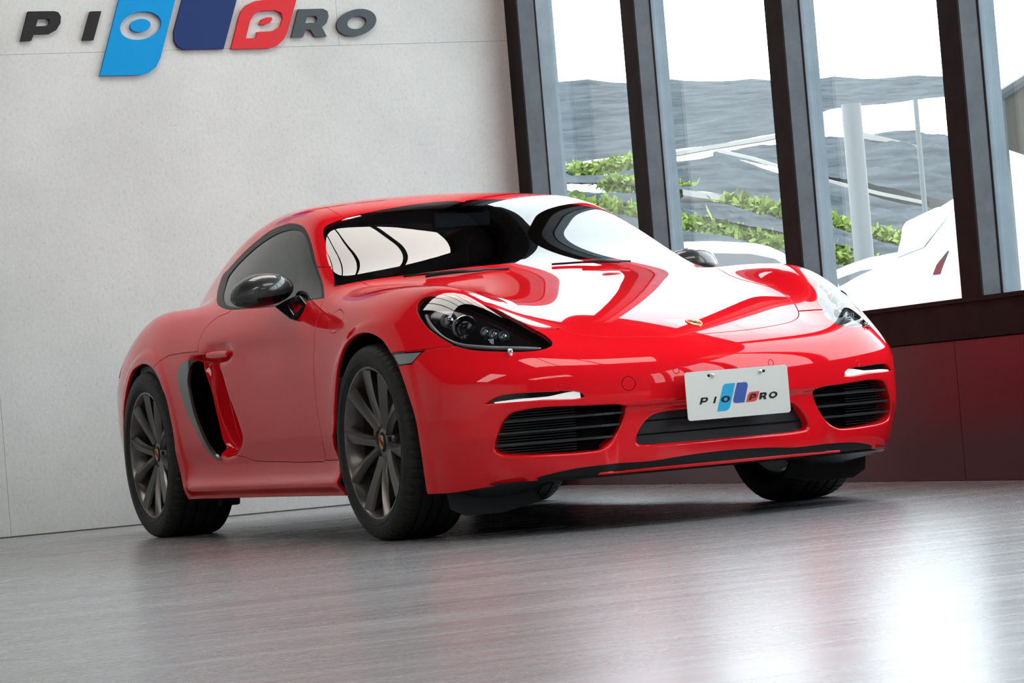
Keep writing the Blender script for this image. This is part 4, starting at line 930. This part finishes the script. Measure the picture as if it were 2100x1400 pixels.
PLG = [('plate_letter_p', 'M_letter', 0, [(-0.13619, -0.00676), (-0.11528, -0.00677), (-0.11134, -0.0094), (-0.11164, -0.01483), (-0.11681, -0.02049), (-0.12294, -0.02236), (-0.13396, -0.02251), (-0.1367, -0.02814), (-0.14374, -0.02819)], [[(-0.12917, -0.01157), (-0.12013, -0.01147), (-0.11879, -0.01352), (-0.12107, -0.01666), (-0.13122, -0.01687)]]),
 ('plate_letter_i', 'M_letter', 0, [(-0.08618, -0.00699), (-0.07909, -0.00674), (-0.0871, -0.02799), (-0.09482, -0.02799)], []),
 ('plate_cyan_shape', 'M_pcyan', 0, [(-0.04372, 0.03187), (-0.00775, 0.03199), (-0.03014, -0.03425), (-0.03447, -0.04467), (-0.04069, -0.05163), (-0.051, -0.05514), (-0.08241, -0.05507), (-0.06382, -0.00436), (-0.05408, 0.02325), (-0.04953, 0.02917)], []),
 ('plate_letter_o', 'M_letter', 1, [(-0.03097, -0.01799), (-0.03245, -0.02074), (-0.03497, -0.02327), (-0.03836, -0.0254), (-0.04238, -0.02699), (-0.04677, -0.02793), (-0.05121, -0.02816), (-0.05542, -0.02766), (-0.0591, -0.02647), (-0.062, -0.02467), (-0.06393, -0.02237), (-0.06475, -0.01975), (-0.06441, -0.01697), (-0.06293, -0.01422), (-0.06042, -0.0117), (-0.05704, -0.00957), (-0.05302, -0.00798), (-0.04864, -0.00703), (-0.04419, -0.0068), (-0.03998, -0.00729), (-0.0363, -0.00848), (-0.03339, -0.01029), (-0.03146, -0.01258), (-0.03063, -0.01521)], [[(-0.04084, -0.01799), (-0.04164, -0.01972), (-0.04303, -0.02127), (-0.04487, -0.02247), (-0.04698, -0.02322), (-0.04915, -0.02343), (-0.05117, -0.02309), (-0.05284, -0.02223), (-0.054, -0.02093), (-0.05454, -0.01933), (-0.0544, -0.01757), (-0.0536, -0.01584), (-0.05221, -0.01429), (-0.05037, -0.01309), (-0.04827, -0.01234), (-0.0461, -0.01213), (-0.04408, -0.01247), (-0.0424, -0.01333), (-0.04124, -0.01463), (-0.0407, -0.01623)]]),
 ('plate_navy_shape', 'M_pnavy', 0, [(-0.00085, 0.03208), (0.03079, 0.03213), (0.03626, 0.02879), (0.038, 0.02141), (0.02001, -0.03314), (-0.01225, -0.03305), (-0.01843, -0.03024), (-0.0202, -0.02326), (-0.01539, -0.00796)], []),
 ('plate_red_shape', 'M_pred', 0, [(0.0499, -0.00105), (0.079, -0.00084), (0.07021, -0.02219), (0.06505, -0.02927), (0.0569, -0.03258), (0.02674, -0.03266), (0.03435, -0.01167), (0.04024, -0.00387)], []),
 ('plate_letter_p', 'M_letter', 1, [(0.03661, -0.02752), (0.04331, -0.01135), (0.04929, -0.00728), (0.06274, -0.00691), (0.0669, -0.01016), (0.06513, -0.0169), (0.0591, -0.02136), (0.04791, -0.02151), (0.04469, -0.02715)], [[(0.04978, -0.0138), (0.05653, -0.01332), (0.0586, -0.01504), (0.05615, -0.01721), (0.04829, -0.01761)]]),
 ('plate_letter_r', 'M_letter', 1, [(0.08071, -0.00627), (0.1009, -0.00619), (0.10507, -0.00945), (0.10409, -0.01489), (0.0996, -0.01947), (0.10213, -0.02812), (0.09203, -0.02815), (0.09041, -0.02173), (0.08592, -0.02179), (0.08358, -0.02751), (0.07457, -0.02802)], [[(0.08798, -0.01212), (0.09541, -0.01188), (0.09607, -0.01429), (0.09321, -0.01605), (0.08644, -0.01652)]]),
 ('plate_letter_o', 'M_letter', 0, [(0.14416, -0.01695), (0.14269, -0.01974), (0.14025, -0.02233), (0.13698, -0.02454), (0.13312, -0.02624), (0.12894, -0.02729), (0.12471, -0.02764), (0.12072, -0.02726), (0.11725, -0.02616), (0.11453, -0.02444), (0.11275, -0.0222), (0.11203, -0.0196), (0.11241, -0.01682), (0.11387, -0.01403), (0.11631, -0.01145), (0.11957, -0.00923), (0.12343, -0.00753), (0.12761, -0.00647), (0.13184, -0.00612), (0.13583, -0.0065), (0.13931, -0.00759), (0.14203, -0.00932), (0.14382, -0.01156), (0.14454, -0.01416)], [[(0.13577, -0.0167), (0.13494, -0.01836), (0.13341, -0.01987), (0.13136, -0.02105), (0.12897, -0.02181), (0.12649, -0.02207), (0.12415, -0.02179), (0.12218, -0.02101), (0.12078, -0.01981), (0.12008, -0.0183), (0.12015, -0.01663), (0.12099, -0.01496), (0.1225, -0.01346), (0.12456, -0.01227), (0.12694, -0.01151), (0.12943, -0.01126), (0.13177, -0.01153), (0.13374, -0.01231), (0.13515, -0.01351), (0.13584, -0.01502)]])]
for nm, mt, lay, poly, holes in PLG:
    MB().prism(poly, pf, .0013+.0002*lay, .0019+.0002*lay, holes=holes).build(nm, globals()[mt], pl)
# bonnet badge
p = fe['badge'][0]; nb = nrm(p); e1 = Vector((0, 1, 0)); e1 = (e1-nb*e1.dot(nb)).normalized(); e2 = nb.cross(e1)
if e2.x > 0: e2 = -e2
shp = [(-.024, .026), (-.012, .029), (0, .031), (.012, .029), (.024, .026), (.026, .006), (.021, -.014), (.011, -.027), (0, -.034), (-.011, -.027), (-.021, -.014), (-.026, .006)]
bf = lambda a, b_, h: Vector(p)+e1*a+e2*b_+nb*h
bd = MB().prism(shp, bf, -.001, .0035).build('bonnet_badge', M_gold, car, bevel=.001)
for q in ((-.019, .002, -.002, .020), (.002, -.020, .016, 0)):
    MB().prism([(q[0], q[1]), (q[2], q[1]), (q[2], q[3]), (q[0], q[3])], bf, .0036, .0042).build('badge_field', M_redsign, bd)
MB().prism([(-.006, -.007), (.006, -.007), (.007, .007), (-.007, .007)], bf, .0036, .0050).build('badge_centre', M_black, bd)
# door handles
for s in (-1, 1):
    Vv = []; n = 12; secs = [(-1.70, .4), (-1.69, .8), (-1.65, 1), (-1.58, 1.05), (-1.51, 1.0), (-1.475, .85), (-1.46, .5)]
    for x, k0 in secs:
        for k_ in range(n):
            a = 2*math.pi*k_/n; Vv.append((x, s*(float(side(x, .722))+.010+.010*k0*math.cos(a)*1.), .716+.0155*k0*math.sin(a)-.05*(x+1.58)*.3))
    Fc = [(i*n+k_, i*n+(k_+1) % n, (i+1)*n+(k_+1) % n, (i+1)*n+k_) for i in range(len(secs)-1) for k_ in range(n)]+[tuple(range(n)), tuple(range((len(secs)-1)*n, len(secs)*n))]
    MB().add(Vv, Fc).build('door_handle', M_paint, CP['door', s], smooth=True, auto=60)
# wipers and cowl strip
wn_ = [Vector(q)+nrm(q)*.012 for q in fe['wiper_near']]
o = MB().tube([wn_[0]+Vector((0, -.02, -.008)), wn_[0], wn_[1], wn_[2]+Vector((0, .01, 0))], [.004, .009, .007, .004], 8).build('wiper_arm', M_black, car, smooth=True)
MB().tube([wn_[0]+Vector((-.015, -.10, .0)), wn_[1]+Vector((-.012, 0, .004)), wn_[2]+Vector((-.01, .12, .002))], .0045, 6).build('wiper_blade', M_black, o, smooth=True)
wn_ = [Vector(q)+nrm(q)*.012 for q in fe['wiper_far']]
o = MB().tube([wn_[0], wn_[1], wn_[2]], [.004, .008, .005], 8).build('wiper_arm', M_black, car, smooth=True)
MB().tube([wn_[0]+Vector((-.01, -.12, .0)), wn_[1], wn_[2]+Vector((-.01, .05, 0))], .0045, 6).build('wiper_blade', M_black, o, smooth=True)
P0 = [Vector(q) for q in fe['sticker']]; d_ = (P0[1]-P0[0]); n_ = nrm(P0[0]); up_ = n_.cross(d_).normalized()
if up_.z < 0: up_ = -up_
sf = lambda a, b_, h: P0[0]+d_*a+up_*b_+n_*h
st = MB().prism([(.05, -.004), (.35, .004), (.95, .002), (1, -.006), (.4, -.010)], sf, .001, .0016).build('windscreen_sticker', M_white, car)
MB().prism([(.0, -.012), (.05, -.004), (.4, -.010), (.3, -.014)], sf, .001, .0018).build('sticker_flash', M_redsign, st)
# stub antenna-free tail pipes under the rear bumper
for y in (-.06, .06):
    o = MB().lathe_y([(.036, 0), (.040, .002), (.040, .12), (.033, .12), (.033, .01)], 28).build('tail_pipe', M_chrome, car, smooth=True, auto=40); o.rotation_euler = (0, 0, -math.pi/2); o.location = (-3.46, y, .27)
# ---------------------------------------------------------------- sign on the concrete wall
sg = empty('wall_sign', (-4.45, .17, 2.2)); tag(sg, 'raised coloured shop-name lettering mounted on the concrete wall', 'sign')
for nm, mt, lay, poly, holes in [('letter_p', 'M_letter', 0, [(-0.7037, 2.4974), (-0.5756, 2.4964), (-0.5549, 2.4906), (-0.5436, 2.4706), (-0.5482, 2.4374), (-0.5721, 2.4039), (-0.6074, 2.3877), (-0.6834, 2.3878), (-0.6987, 2.3577), (-0.7517, 2.3555)], [[(-0.6563, 2.4623), (-0.6096, 2.4622), (-0.6003, 2.4521), (-0.6064, 2.4343), (-0.6227, 2.4257), (-0.6712, 2.4251)]]),
 ('letter_i', 'M_letter', 0, [(-0.3959, 2.4908), (-0.34, 2.4914), (-0.3906, 2.3525), (-0.4472, 2.3522)], []),
 ('cyan_shape', 'M_cyan', 0, [(-0.3735, 2.1779), (-0.2469, 2.5437), (-0.1911, 2.7061), (-0.1732, 2.7513), (-0.1375, 2.7854), (-0.0842, 2.8011), (0.1294, 2.7984), (0.0377, 2.538), (-0.03, 2.3433), (-0.0622, 2.2531), (-0.0864, 2.2128), (-0.1266, 2.1849), (-0.1745, 2.1754)], [[(-0.0438, 2.4164), (-0.0498, 2.4029), (-0.0595, 2.3899), (-0.0727, 2.3779), (-0.0888, 2.3673), (-0.1071, 2.3587), (-0.127, 2.3522), (-0.1477, 2.3482), (-0.1684, 2.3468), (-0.1882, 2.3481), (-0.2066, 2.352), (-0.2226, 2.3583), (-0.2358, 2.3668), (-0.2457, 2.3771), (-0.2517, 2.389), (-0.2539, 2.4019), (-0.2519, 2.4153), (-0.246, 2.4287), (-0.2364, 2.4417), (-0.2233, 2.4537), (-0.2074, 2.4642), (-0.1892, 2.4729), (-0.1693, 2.4794), (-0.1487, 2.4835), (-0.128, 2.485), (-0.108, 2.4838), (-0.0896, 2.48), (-0.0734, 2.4737), (-0.0601, 2.4652), (-0.0501, 2.4548), (-0.044, 2.4429), (-0.0418, 2.4299)]]),
 ('cyan_counter', 'M_cyan', 0, [(-0.0982, 2.4156), (-0.1024, 2.4073), (-0.1098, 2.3997), (-0.1199, 2.3933), (-0.132, 2.3884), (-0.1453, 2.3855), (-0.1589, 2.3848), (-0.1718, 2.3862), (-0.1832, 2.3897), (-0.1923, 2.395), (-0.1985, 2.4018), (-0.2014, 2.4097), (-0.2007, 2.418), (-0.1965, 2.4262), (-0.1892, 2.4338), (-0.1791, 2.4403), (-0.167, 2.4451), (-0.1537, 2.4481), (-0.1401, 2.4489), (-0.1272, 2.4475), (-0.1157, 2.444), (-0.1066, 2.4386), (-0.1004, 2.4318), (-0.0975, 2.4239)], []),
 ('navy_shape', 'M_navy', 0, [(0.0627, 2.2925), (0.0308, 2.3098), (0.0162, 2.3394), (0.018, 2.3832), (0.0739, 2.5373), (0.1421, 2.7331), (0.3888, 2.7341), (0.4148, 2.7199), (0.4221, 2.692), (0.4097, 2.6599), (0.355, 2.5317), (0.2668, 2.2916)], []),
 ('red_shape', 'M_redsign', 0, [(0.3052, 2.2896), (0.3591, 2.444), (0.3744, 2.4759), (0.4031, 2.5049), (0.4486, 2.5242), (0.4977, 2.5288), (0.6693, 2.5272), (0.6083, 2.3688), (0.5853, 2.3304), (0.5463, 2.2989), (0.4964, 2.2873)], [[(0.3861, 2.3401), (0.4156, 2.4242), (0.438, 2.4579), (0.4734, 2.4738), (0.5519, 2.4767), (0.5831, 2.464), (0.5895, 2.436), (0.5712, 2.3947), (0.5311, 2.3725), (0.45, 2.3708), (0.4396, 2.3405)]]),
 ('red_counter', 'M_redsign', 0, [(0.4629, 2.4084), (0.4777, 2.433), (0.5, 2.4417), (0.5293, 2.442), (0.5343, 2.4317), (0.517, 2.4127), (0.4949, 2.4058)], []),
 ('letter_r', 'M_letter2', 0, [(0.6749, 2.4787), (0.8065, 2.4787), (0.8293, 2.4661), (0.8329, 2.4399), (0.8191, 2.4066), (0.7924, 2.3857), (0.8142, 2.3395), (0.7497, 2.3392), (0.7301, 2.3751), (0.7054, 2.3757), (0.6896, 2.3417), (0.6264, 2.3405)], [[(0.7181, 2.4424), (0.7637, 2.4433), (0.7725, 2.43), (0.7642, 2.4144), (0.7479, 2.4091), (0.7053, 2.4083)]]),
 ('letter_o', 'M_letter2', 0, [(1.0865, 2.4077), (1.0804, 2.3942), (1.0704, 2.3812), (1.0569, 2.3691), (1.0405, 2.3584), (1.0218, 2.3496), (1.0016, 2.3428), (0.9805, 2.3385), (0.9594, 2.3368), (0.9392, 2.3376), (0.9205, 2.3411), (0.9042, 2.347), (0.8908, 2.3551), (0.8808, 2.3652), (0.8746, 2.3767), (0.8725, 2.3894), (0.8745, 2.4027), (0.8806, 2.416), (0.8904, 2.429), (0.9038, 2.441), (0.92, 2.4517), (0.9386, 2.4606), (0.9588, 2.4674), (0.9799, 2.4718), (1.001, 2.4737), (1.0213, 2.4729), (1.0401, 2.4695), (1.0565, 2.4636), (1.0701, 2.4554), (1.0801, 2.4454), (1.0864, 2.4337), (1.0885, 2.421)], [[(1.0335, 2.4059), (1.0292, 2.3974), (1.0216, 2.3894), (1.0113, 2.3824), (0.999, 2.377), (0.9855, 2.3735), (0.9718, 2.3721), (0.9587, 2.3729), (0.9472, 2.3758), (0.9381, 2.3808), (0.9319, 2.3873), (0.9291, 2.3951), (0.9299, 2.4034), (0.9343, 2.4119), (0.9418, 2.4199), (0.9521, 2.4268), (0.9643, 2.4323), (0.9778, 2.4358), (0.9915, 2.4373), (1.0046, 2.4365), (1.0161, 2.4335), (1.0253, 2.4286), (1.0315, 2.422), (1.0343, 2.4143)]])]:
    MB().prism([(a-.17, b_-2.2) for a, b_ in poly], lambda a, b_, h: (h, a, b_), .001, .022, holes=[[(a-.17, b_-2.2) for a, b_ in h] for h in holes]).build(nm, globals()[mt], sg)
NETS = [
 ('dark draped shade net highest on the far slope', [(-41.313, 18.765, 6.519), (-40.284, 20.881, 6.306), (-38.993, 23.258, 6.086), (-37.456, 25.775, 5.874), (-36.92, 26.588, 5.795)], [(-29.914, 13.394, 3.81), (-29.112, 15.054, 3.893), (-28.62, 15.992, 3.926), (-28.103, 16.92, 4.028), (-28.942, 18.259, 4.416), (-29.246, 20.424, 4.565), (-29.962, 21.882, 4.715)]),
 ('dark shade net panel just under the far draped net', [(-26.124, 14.721, 3.588), (-26.287, 15.866, 3.72), (-25.746, 16.782, 3.715), (-25.327, 17.457, 3.72), (-23.024, 17.146, 3.219)], [(-23.652, 13.405, 3.355), (-22.655, 13.756, 3.067), (-21.582, 14.199, 2.774), (-20.632, 14.404, 2.517), (-19.569, 14.757, 2.182)]),
 ('dark shade net panel in the second row of the slope', [(-23.553, 10.474, 3.145), (-23.017, 11.595, 3.122), (-22.043, 11.961, 3.167), (-21.796, 12.422, 3.19), (-20.558, 13.184, 2.681), (-18.993, 14.359, 2.004)], [(-21.643, 9.601, 2.977), (-20.515, 10.338, 2.817), (-19.374, 11.015, 2.567), (-18.163, 11.733, 2.179), (-16.094, 12.398, 1.557)]),
 ('dark shade net panel in the third row of the slope', [(-21.009, 9.304, 2.848), (-19.893, 10.017, 2.66), (-18.764, 10.672, 2.402), (-17.567, 11.366, 1.999), (-15.518, 12.001, 1.388)], [(-19.227, 8.486, 2.665), (-18.518, 9.323, 2.464), (-17.538, 9.995, 2.167), (-15.765, 10.288, 1.752), (-13.775, 10.829, 1.186)]),
 ('dark shade net panel lowest on the slope', [(-18.977, 8.362, 2.534), (-18.021, 9.064, 2.298), (-16.929, 9.65, 1.972), (-15.169, 9.92, 1.554), (-13.2, 10.429, 0.993)], [(-13.398, 5.748, 1.377), (-13.035, 6.514, 1.223), (-12.645, 7.27, 1.028), (-12.18, 8.099, 0.824), (-10.297, 8.474, 0.616)]),
]
STRIPS = [
 ('hedge', [(-25.303, 11.693, 3.358), (-25.087, 12.145, 3.353), (-24.767, 12.477, 3.367), (-24.041, 12.67, 3.386)], 0.050),
 ('kerb', [(-25.167, 13.539, 3.518), (-24.926, 13.992, 3.568), (-25.806, 15.295, 3.727), (-26.337, 16.059, 3.839)], 0.044),
 ('kerb', [(-22.655, 12.895, 3.325), (-22.337, 13.181, 3.183), (-21.991, 13.507, 2.978), (-21.67, 13.78, 2.82), (-20.991, 14.093, 2.579), (-20.458, 14.418, 2.396)], 0.036),
 ('hedge', [(-20.64, 10.401, 2.837), (-20.321, 10.722, 2.746), (-20.023, 10.99, 2.666)], 0.027),
 ('kerb', [(-19.653, 10.791, 2.611), (-19.183, 11.073, 2.477)], 0.054),
 ('hedge', [(-19.184, 11.072, 2.466), (-18.937, 11.23, 2.381), (-18.492, 11.448, 2.234), (-17.996, 11.741, 2.049), (-17.43, 11.865, 1.9), (-16.62, 12.105, 1.656)], 0.037),
 ('hedge', [(-18.93, 8.794, 2.57), (-18.608, 9.14, 2.461), (-18.283, 9.479, 2.342), (-17.808, 9.788, 2.182), (-17.331, 10.083, 2.014), (-16.487, 10.159, 1.829), (-15.602, 10.288, 1.615), (-15.055, 10.382, 1.482)], 0.036),
 ('kerb', [(-25.523, 16.611, 3.722), (-24.373, 16.608, 3.445), (-23.587, 16.8, 3.182)], 0.073),
]
FWD = (-0.9107, 0.4131, 0)
SUV_BODY = [(-6.582, 5.376, 0.346), (-6.551, 5.425, 0.8), (-6.521, 5.473, 1.04), (-6.493, 5.518, 1.195), (-6.444, 5.594, 1.297), (-6.394, 5.672, 1.396), (-6.306, 5.806, 1.531), (-6.208, 5.953, 1.621), (-6.141, 6.053, 1.658), (-5.986, 6.277, 1.69), (-5.795, 6.543, 1.682), (-5.587, 6.823, 1.623), (-5.45, 7.001, 1.504), (-5.412, 7.049, 0.176)]
SUV_SPOILER = [(-6.494, 5.515, 1.198), (-6.468, 5.556, 1.338), (-6.462, 5.566, 1.401), (-6.445, 5.592, 1.451), (-6.393, 5.674, 1.451), (-6.333, 5.765, 1.487), (-6.392, 5.675, 1.392)]
SUV_GLASS = [[(-6.483, 5.533, 1.022), (-6.467, 5.558, 1.084), (-6.391, 5.677, 1.242), (-6.306, 5.807, 1.372), (-6.253, 5.886, 1.424), (-6.274, 5.855, 0.991)], [(-6.219, 5.938, 1.443), (-6.15, 6.04, 1.48), (-6.013, 6.238, 1.494), (-5.875, 6.432, 1.483), (-5.902, 6.395, 0.953), (-6.24, 5.905, 0.988)], [(-5.849, 6.468, 1.479), (-5.667, 6.716, 1.434), (-5.566, 6.851, 1.342), (-5.498, 6.939, 0.924), (-5.876, 6.431, 0.952)]]
WAGON_BODY = [(-9.369, 6.169, 0.402), (-9.323, 6.248, 1.065), (-9.213, 6.437, 1.201), (-9.148, 6.545, 1.243), (-9.071, 6.674, 1.279), (-8.975, 6.83, 1.298), (-8.858, 7.016, 1.299), (-8.692, 7.274, 1.268), (-8.563, 7.47, 1.184), (-8.53, 7.519, 0.269)]
WAGON_GLASS = [[(-9.205, 6.451, 1.143), (-9.113, 6.605, 1.191), (-9.009, 6.776, 1.201), (-9.035, 6.732, 1.016), (-9.078, 6.661, 0.945), (-9.178, 6.496, 0.941)], [(-8.998, 6.793, 1.199), (-8.906, 6.941, 1.191), (-8.81, 7.091, 1.161), (-8.828, 7.064, 0.981), (-9.06, 6.691, 0.942), (-9.024, 6.75, 1.014)]]
SEDAN_BODY = [(-8.272, 4.413, 0.485), (-8.228, 4.498, 1.225), (-8.185, 4.581, 1.373), (-8.141, 4.665, 1.42), (-8.037, 4.861, 1.407), (-7.909, 5.094, 1.368), (-7.863, 5.176, 1.337), (-7.822, 5.248, 1.29), (-7.757, 5.36, 1.179), (-7.652, 5.541, 0.992), (-7.654, 5.537, 0.378)]
SEDAN_GLASS = [[(-8.169, 4.612, 1.214), (-8.15, 4.648, 1.314), (-8.111, 4.722, 1.34), (-7.927, 5.06, 1.3), (-7.85, 5.198, 1.253), (-7.776, 5.328, 1.127)]]
POLE = [(-10.721, 7.616, 2.563), (-10.803, 7.48, 0.48)]
THIN_POLE = [(-10.711, 8.203, 2.58), (-10.697, 8.224, 2.202)]
AWNING = [(-2.89, 3.72, 1.737), (-2.803, 3.848, 1.818), (-2.735, 3.946, 1.83), (-2.756, 3.916, 1.4), (-2.821, 3.821, 1.44), (-2.896, 3.711, 1.501)]
# ---------------------------------------------------------------- outside the window
def n_net(nt, b):
    a = noise(nt, 2.2, 5, .6, .5, mapscale=(.6, .6, 5)); r = ramp(nt, a.outputs[0], [(.35, (.020, .028, .034)), (.62, (.056, .069, .078))]); nt.links.new(r.outputs[0], b.inputs['Base Color'])
M_net = mat('shade_net', (.045, .05, .055), .9, spec=.1, nodes=n_net)
M_leaf = mat('hedge_leaf', (.17, .24, .05), .6, spec=.2)
M_pale = mat('pale_concrete', (.30, .30, .29), .9, spec=.1)
M_carw = mat('white_car_paint', (.55, .56, .60), .3)
M_carg = mat('dim_car_glass', (.02, .024, .028), .12)
M_carg2 = mat('pale_car_glass', (.15, .155, .165), .3)
M_pole = mat('galvanised_steel', (.10, .115, .12), .5)
M_beige = mat('beige_sheet', (.105, .10, .085), .7)
tag(MB().box((-45, 2.05, -.25), (20, 45, -.03)).build('ground_outside', M_pale), kind='structure')
def resample(P, n):
    P = np.array(P); d = np.r_[0, np.cumsum(np.linalg.norm(np.diff(P, axis=0), axis=1))]; t = np.linspace(0, d[-1], n)
    return np.stack([np.interp(t, d, P[:, k]) for k in range(3)], 1)
hill = []
for q, (lab_, top_, bot_) in enumerate(NETS):
    n, m_ = (90, 26) if q == 0 else (80, 14)
    A = resample(top_, n); B = resample(bot_, n); hill += [A[::9], B[::9]]
    Vv = []
    for j in range(m_):
        t = j/(m_-1); R = A+(B-A)*t
        for i in range(n):
            x = R[i]; L = np.linalg.norm(B[i]-A[i])
            sag = .035*math.sin(j*2.1+1.1*math.sin(i*.22+q))+.02*math.sin(i*.55+j*.8)+.012*math.sin(i*1.9+j*2.7)
            sc = (.055*abs(math.sin(i*.21)) if q == 0 else .02*math.sin(i*.4+q))*(1-t)**3
            Vv.append((x[0], x[1], x[2]+sag*(.2+.8*min(t*4, 1, (1-t)*4))-sc))
    Fc = [(j*n+i, j*n+i+1, (j+1)*n+i+1, (j+1)*n+i) for j in range(m_-1) for i in range(n-1)]
    tag(MB().add(Vv, Fc).build('shade_net', M_net, smooth=True), lab_, 'shade net')
hb = [NETS[4][2]]+[x for nn in NETS[::-1] for x in (nn[1],)]
rows = [resample([(p[0]*1, p[1]*1, p[2]-.42) for p in r_], 12) for r_ in (NETS[4][2], NETS[4][1], NETS[3][1], NETS[2][1], NETS[1][1])]
low = rows[0].copy(); low[:, 2] = -.1; back = rows[-1].copy(); back[:, 2] = -.1
rows = [low]+rows+[back]; Vv = [tuple(p) for r_ in rows for p in r_]; n = 12
tag(MB().add(Vv, [(j*n+i, j*n+i+1, (j+1)*n+i+1, (j+1)*n+i) for j in range(len(rows)-1) for i in range(n-1)]).build('hillside', M_pale, smooth=True), kind='structure')
LAB = {0: 'green hedge under the far draped net, seen through the first window', 3: 'short green hedge seen right of the first window post', 5: 'long green hedge crossing behind the steel pole', 6: 'green hedge lowest on the slope above the parked cars',
       1: 'white kerb beside the second window post', 2: 'white kerb between the upper shade nets', 4: 'white kerb just above the long green hedge', 7: 'broad white kerb highest on the right of the slope'}
for q, (kind_, pts_, w_) in enumerate(STRIPS):
    P = resample(pts_, 60)
    if kind_ == 'kerb':
        Vv = []
        for p in P: Vv += [(p[0], p[1], p[2]-w_*.6), (p[0], p[1], p[2]+w_*.6), (p[0]-.1, p[1]+.1, p[2]+w_*.6), (p[0]-.1, p[1]+.1, p[2]-w_*.6)]
        tag(MB().add(Vv, [(i*4+a, i*4+(a+1) % 4, (i+1)*4+(a+1) % 4, (i+1)*4+a) for i in range(59) for a in range(4)]).build('kerb', M_pale), LAB[q], 'kerb')
    else:
        Vv = []; Fc = []
        for k_ in range(2600):
            i = RNG.integers(0, 59); p = P[i]+(P[i+1]-P[i])*RNG.random()+RNG.normal(0, 1, 3)*np.array([.06, .06, w_*.5])
            a_, b_ = RNG.normal(0, .035, 3), RNG.normal(0, .035, 3); o = len(Vv); Vv += [tuple(p), tuple(p+a_), tuple(p+a_+b_), tuple(p+b_)]; Fc.append((o, o+1, o+2, o+3))
        h_ = empty('hedge', tuple(P[30])); tag(h_, LAB[q], 'hedge')
        tag(mesh_obj('leaves', [tuple(np.array(v)-P[30]) for v in Vv], Fc, M_leaf, h_, smooth=False), kind='stuff')
fv = Vector(FWD)
def outcar(name, lab_, body, glass, gm, depth, spoiler=None):
    c = Vector(body[0]); r_ = empty(name, (c.x, c.y, 0)); tag(r_, lab_, 'car'); c.z = 0
    def pr(P, h0, h1, nm, m, bev=.03):
        mb = MB(); n = len(P); Vv = [tuple(Vector(p)-c+fv*h) for h in (h0, h1) for p in P]
        mb.add(Vv, [tuple(range(n)), tuple(range(n, 2*n))[::-1]]+[(i, (i+1) % n, (i+1) % n+n, i+n) for i in range(n)]); return mb.build(nm, m, r_, bevel=bev)
    B = [list(p) for p in body]; zmin = .25
    B[0][2] = zmin; B[-1][2] = zmin
    pr(B, 0, depth, 'body', M_carw, .06)
    for g in glass: pr(g, -.004, .02, 'side_glass', gm, .004)
    if spoiler: pr(spoiler, .15, depth-.15, 'roof_spoiler', M_carw, .02)
    L_ = (Vector(B[-1])-Vector(B[0]))
    for t in (.2, .8):
        for h in (.02, depth-.24):
            p = Vector(B[0])+L_*t-c+fv*h; n = 24; rr = .33; ex = L_.normalized(); Vv = [tuple(Vector((p.x, p.y, rr-.03))+ex*rr*math.cos(a)+Vector((0, 0, rr*math.sin(a)))+fv*k_) for k_ in (0, .22) for a in np.linspace(0, 2*math.pi, n+1)[:-1]]
            MB().add(Vv, [tuple(range(n)), tuple(range(n, 2*n))[::-1]]+[(i, (i+1) % n, (i+1) % n+n, i+n) for i in range(n)]).build('road_wheel', M_rubber, r_)
outcar('parked_suv', 'white high-roofed hatchback with rear spoiler parked outside at the right window post', SUV_BODY, SUV_GLASS, M_carg, 1.7, SUV_SPOILER)
outcar('parked_wagon', 'low white car parked outside behind the spoiler of the taller one', WAGON_BODY, WAGON_GLASS, M_carg2, 1.6)
outcar('parked_sedan', 'white car roof seen outside above the red bonnet, between two window posts', SEDAN_BODY, SEDAN_GLASS, M_carg2, 1.6)
def pole(P, r, lab_, nm):
    p = Vector(P[0]); o = empty(nm, (p.x, p.y, 0)); tag(o, lab_, 'pole')
    MB().tube([(0, 0, -.03), (0, 0, p.z)], r, 20).build('pipe', M_pole, o, smooth=True, auto=50)
    MB().box((-r*1.8, -r*1.8, -.03), (r*1.8, r*1.8, .02)).build('foot_plate', M_pole, o)
pole(POLE, .078, 'thick pale steel pole outside the third pane', 'steel_pole'); pole(THIN_POLE, .020, 'thin grey pipe under the edge of the far draped net', 'thin_pipe')
aw = [Vector(p) for p in AWNING]; c = Vector((aw[0].x, aw[0].y, 0)); a0 = empty('awning', tuple(c)); tag(a0, 'beige sheet awning outside the rightmost pane', 'awning')
n = len(aw); Vv = [tuple(p-c+fv*h) for h in (0, .06) for p in aw]; MB().add(Vv, [tuple(range(n)), tuple(range(n, 2*n))[::-1]]+[(i, (i+1) % n, (i+1) % n+n, i+n) for i in range(n)]).build('sheet', M_beige, a0)
MB().tube([tuple(aw[0]-c), tuple(aw[1]-c), tuple(aw[2]-c)], .03, 8).build('edge_pipe', M_pole, a0); pq = aw[0]-c; MB().tube([(pq.x, pq.y, -.03), tuple(pq)], .03, 8).build('awning_post', M_pole, a0)
pq = aw[2]-c; MB().tube([(pq.x, pq.y, -.03), tuple(pq)], .03, 8).build('awning_post', M_pole, a0)
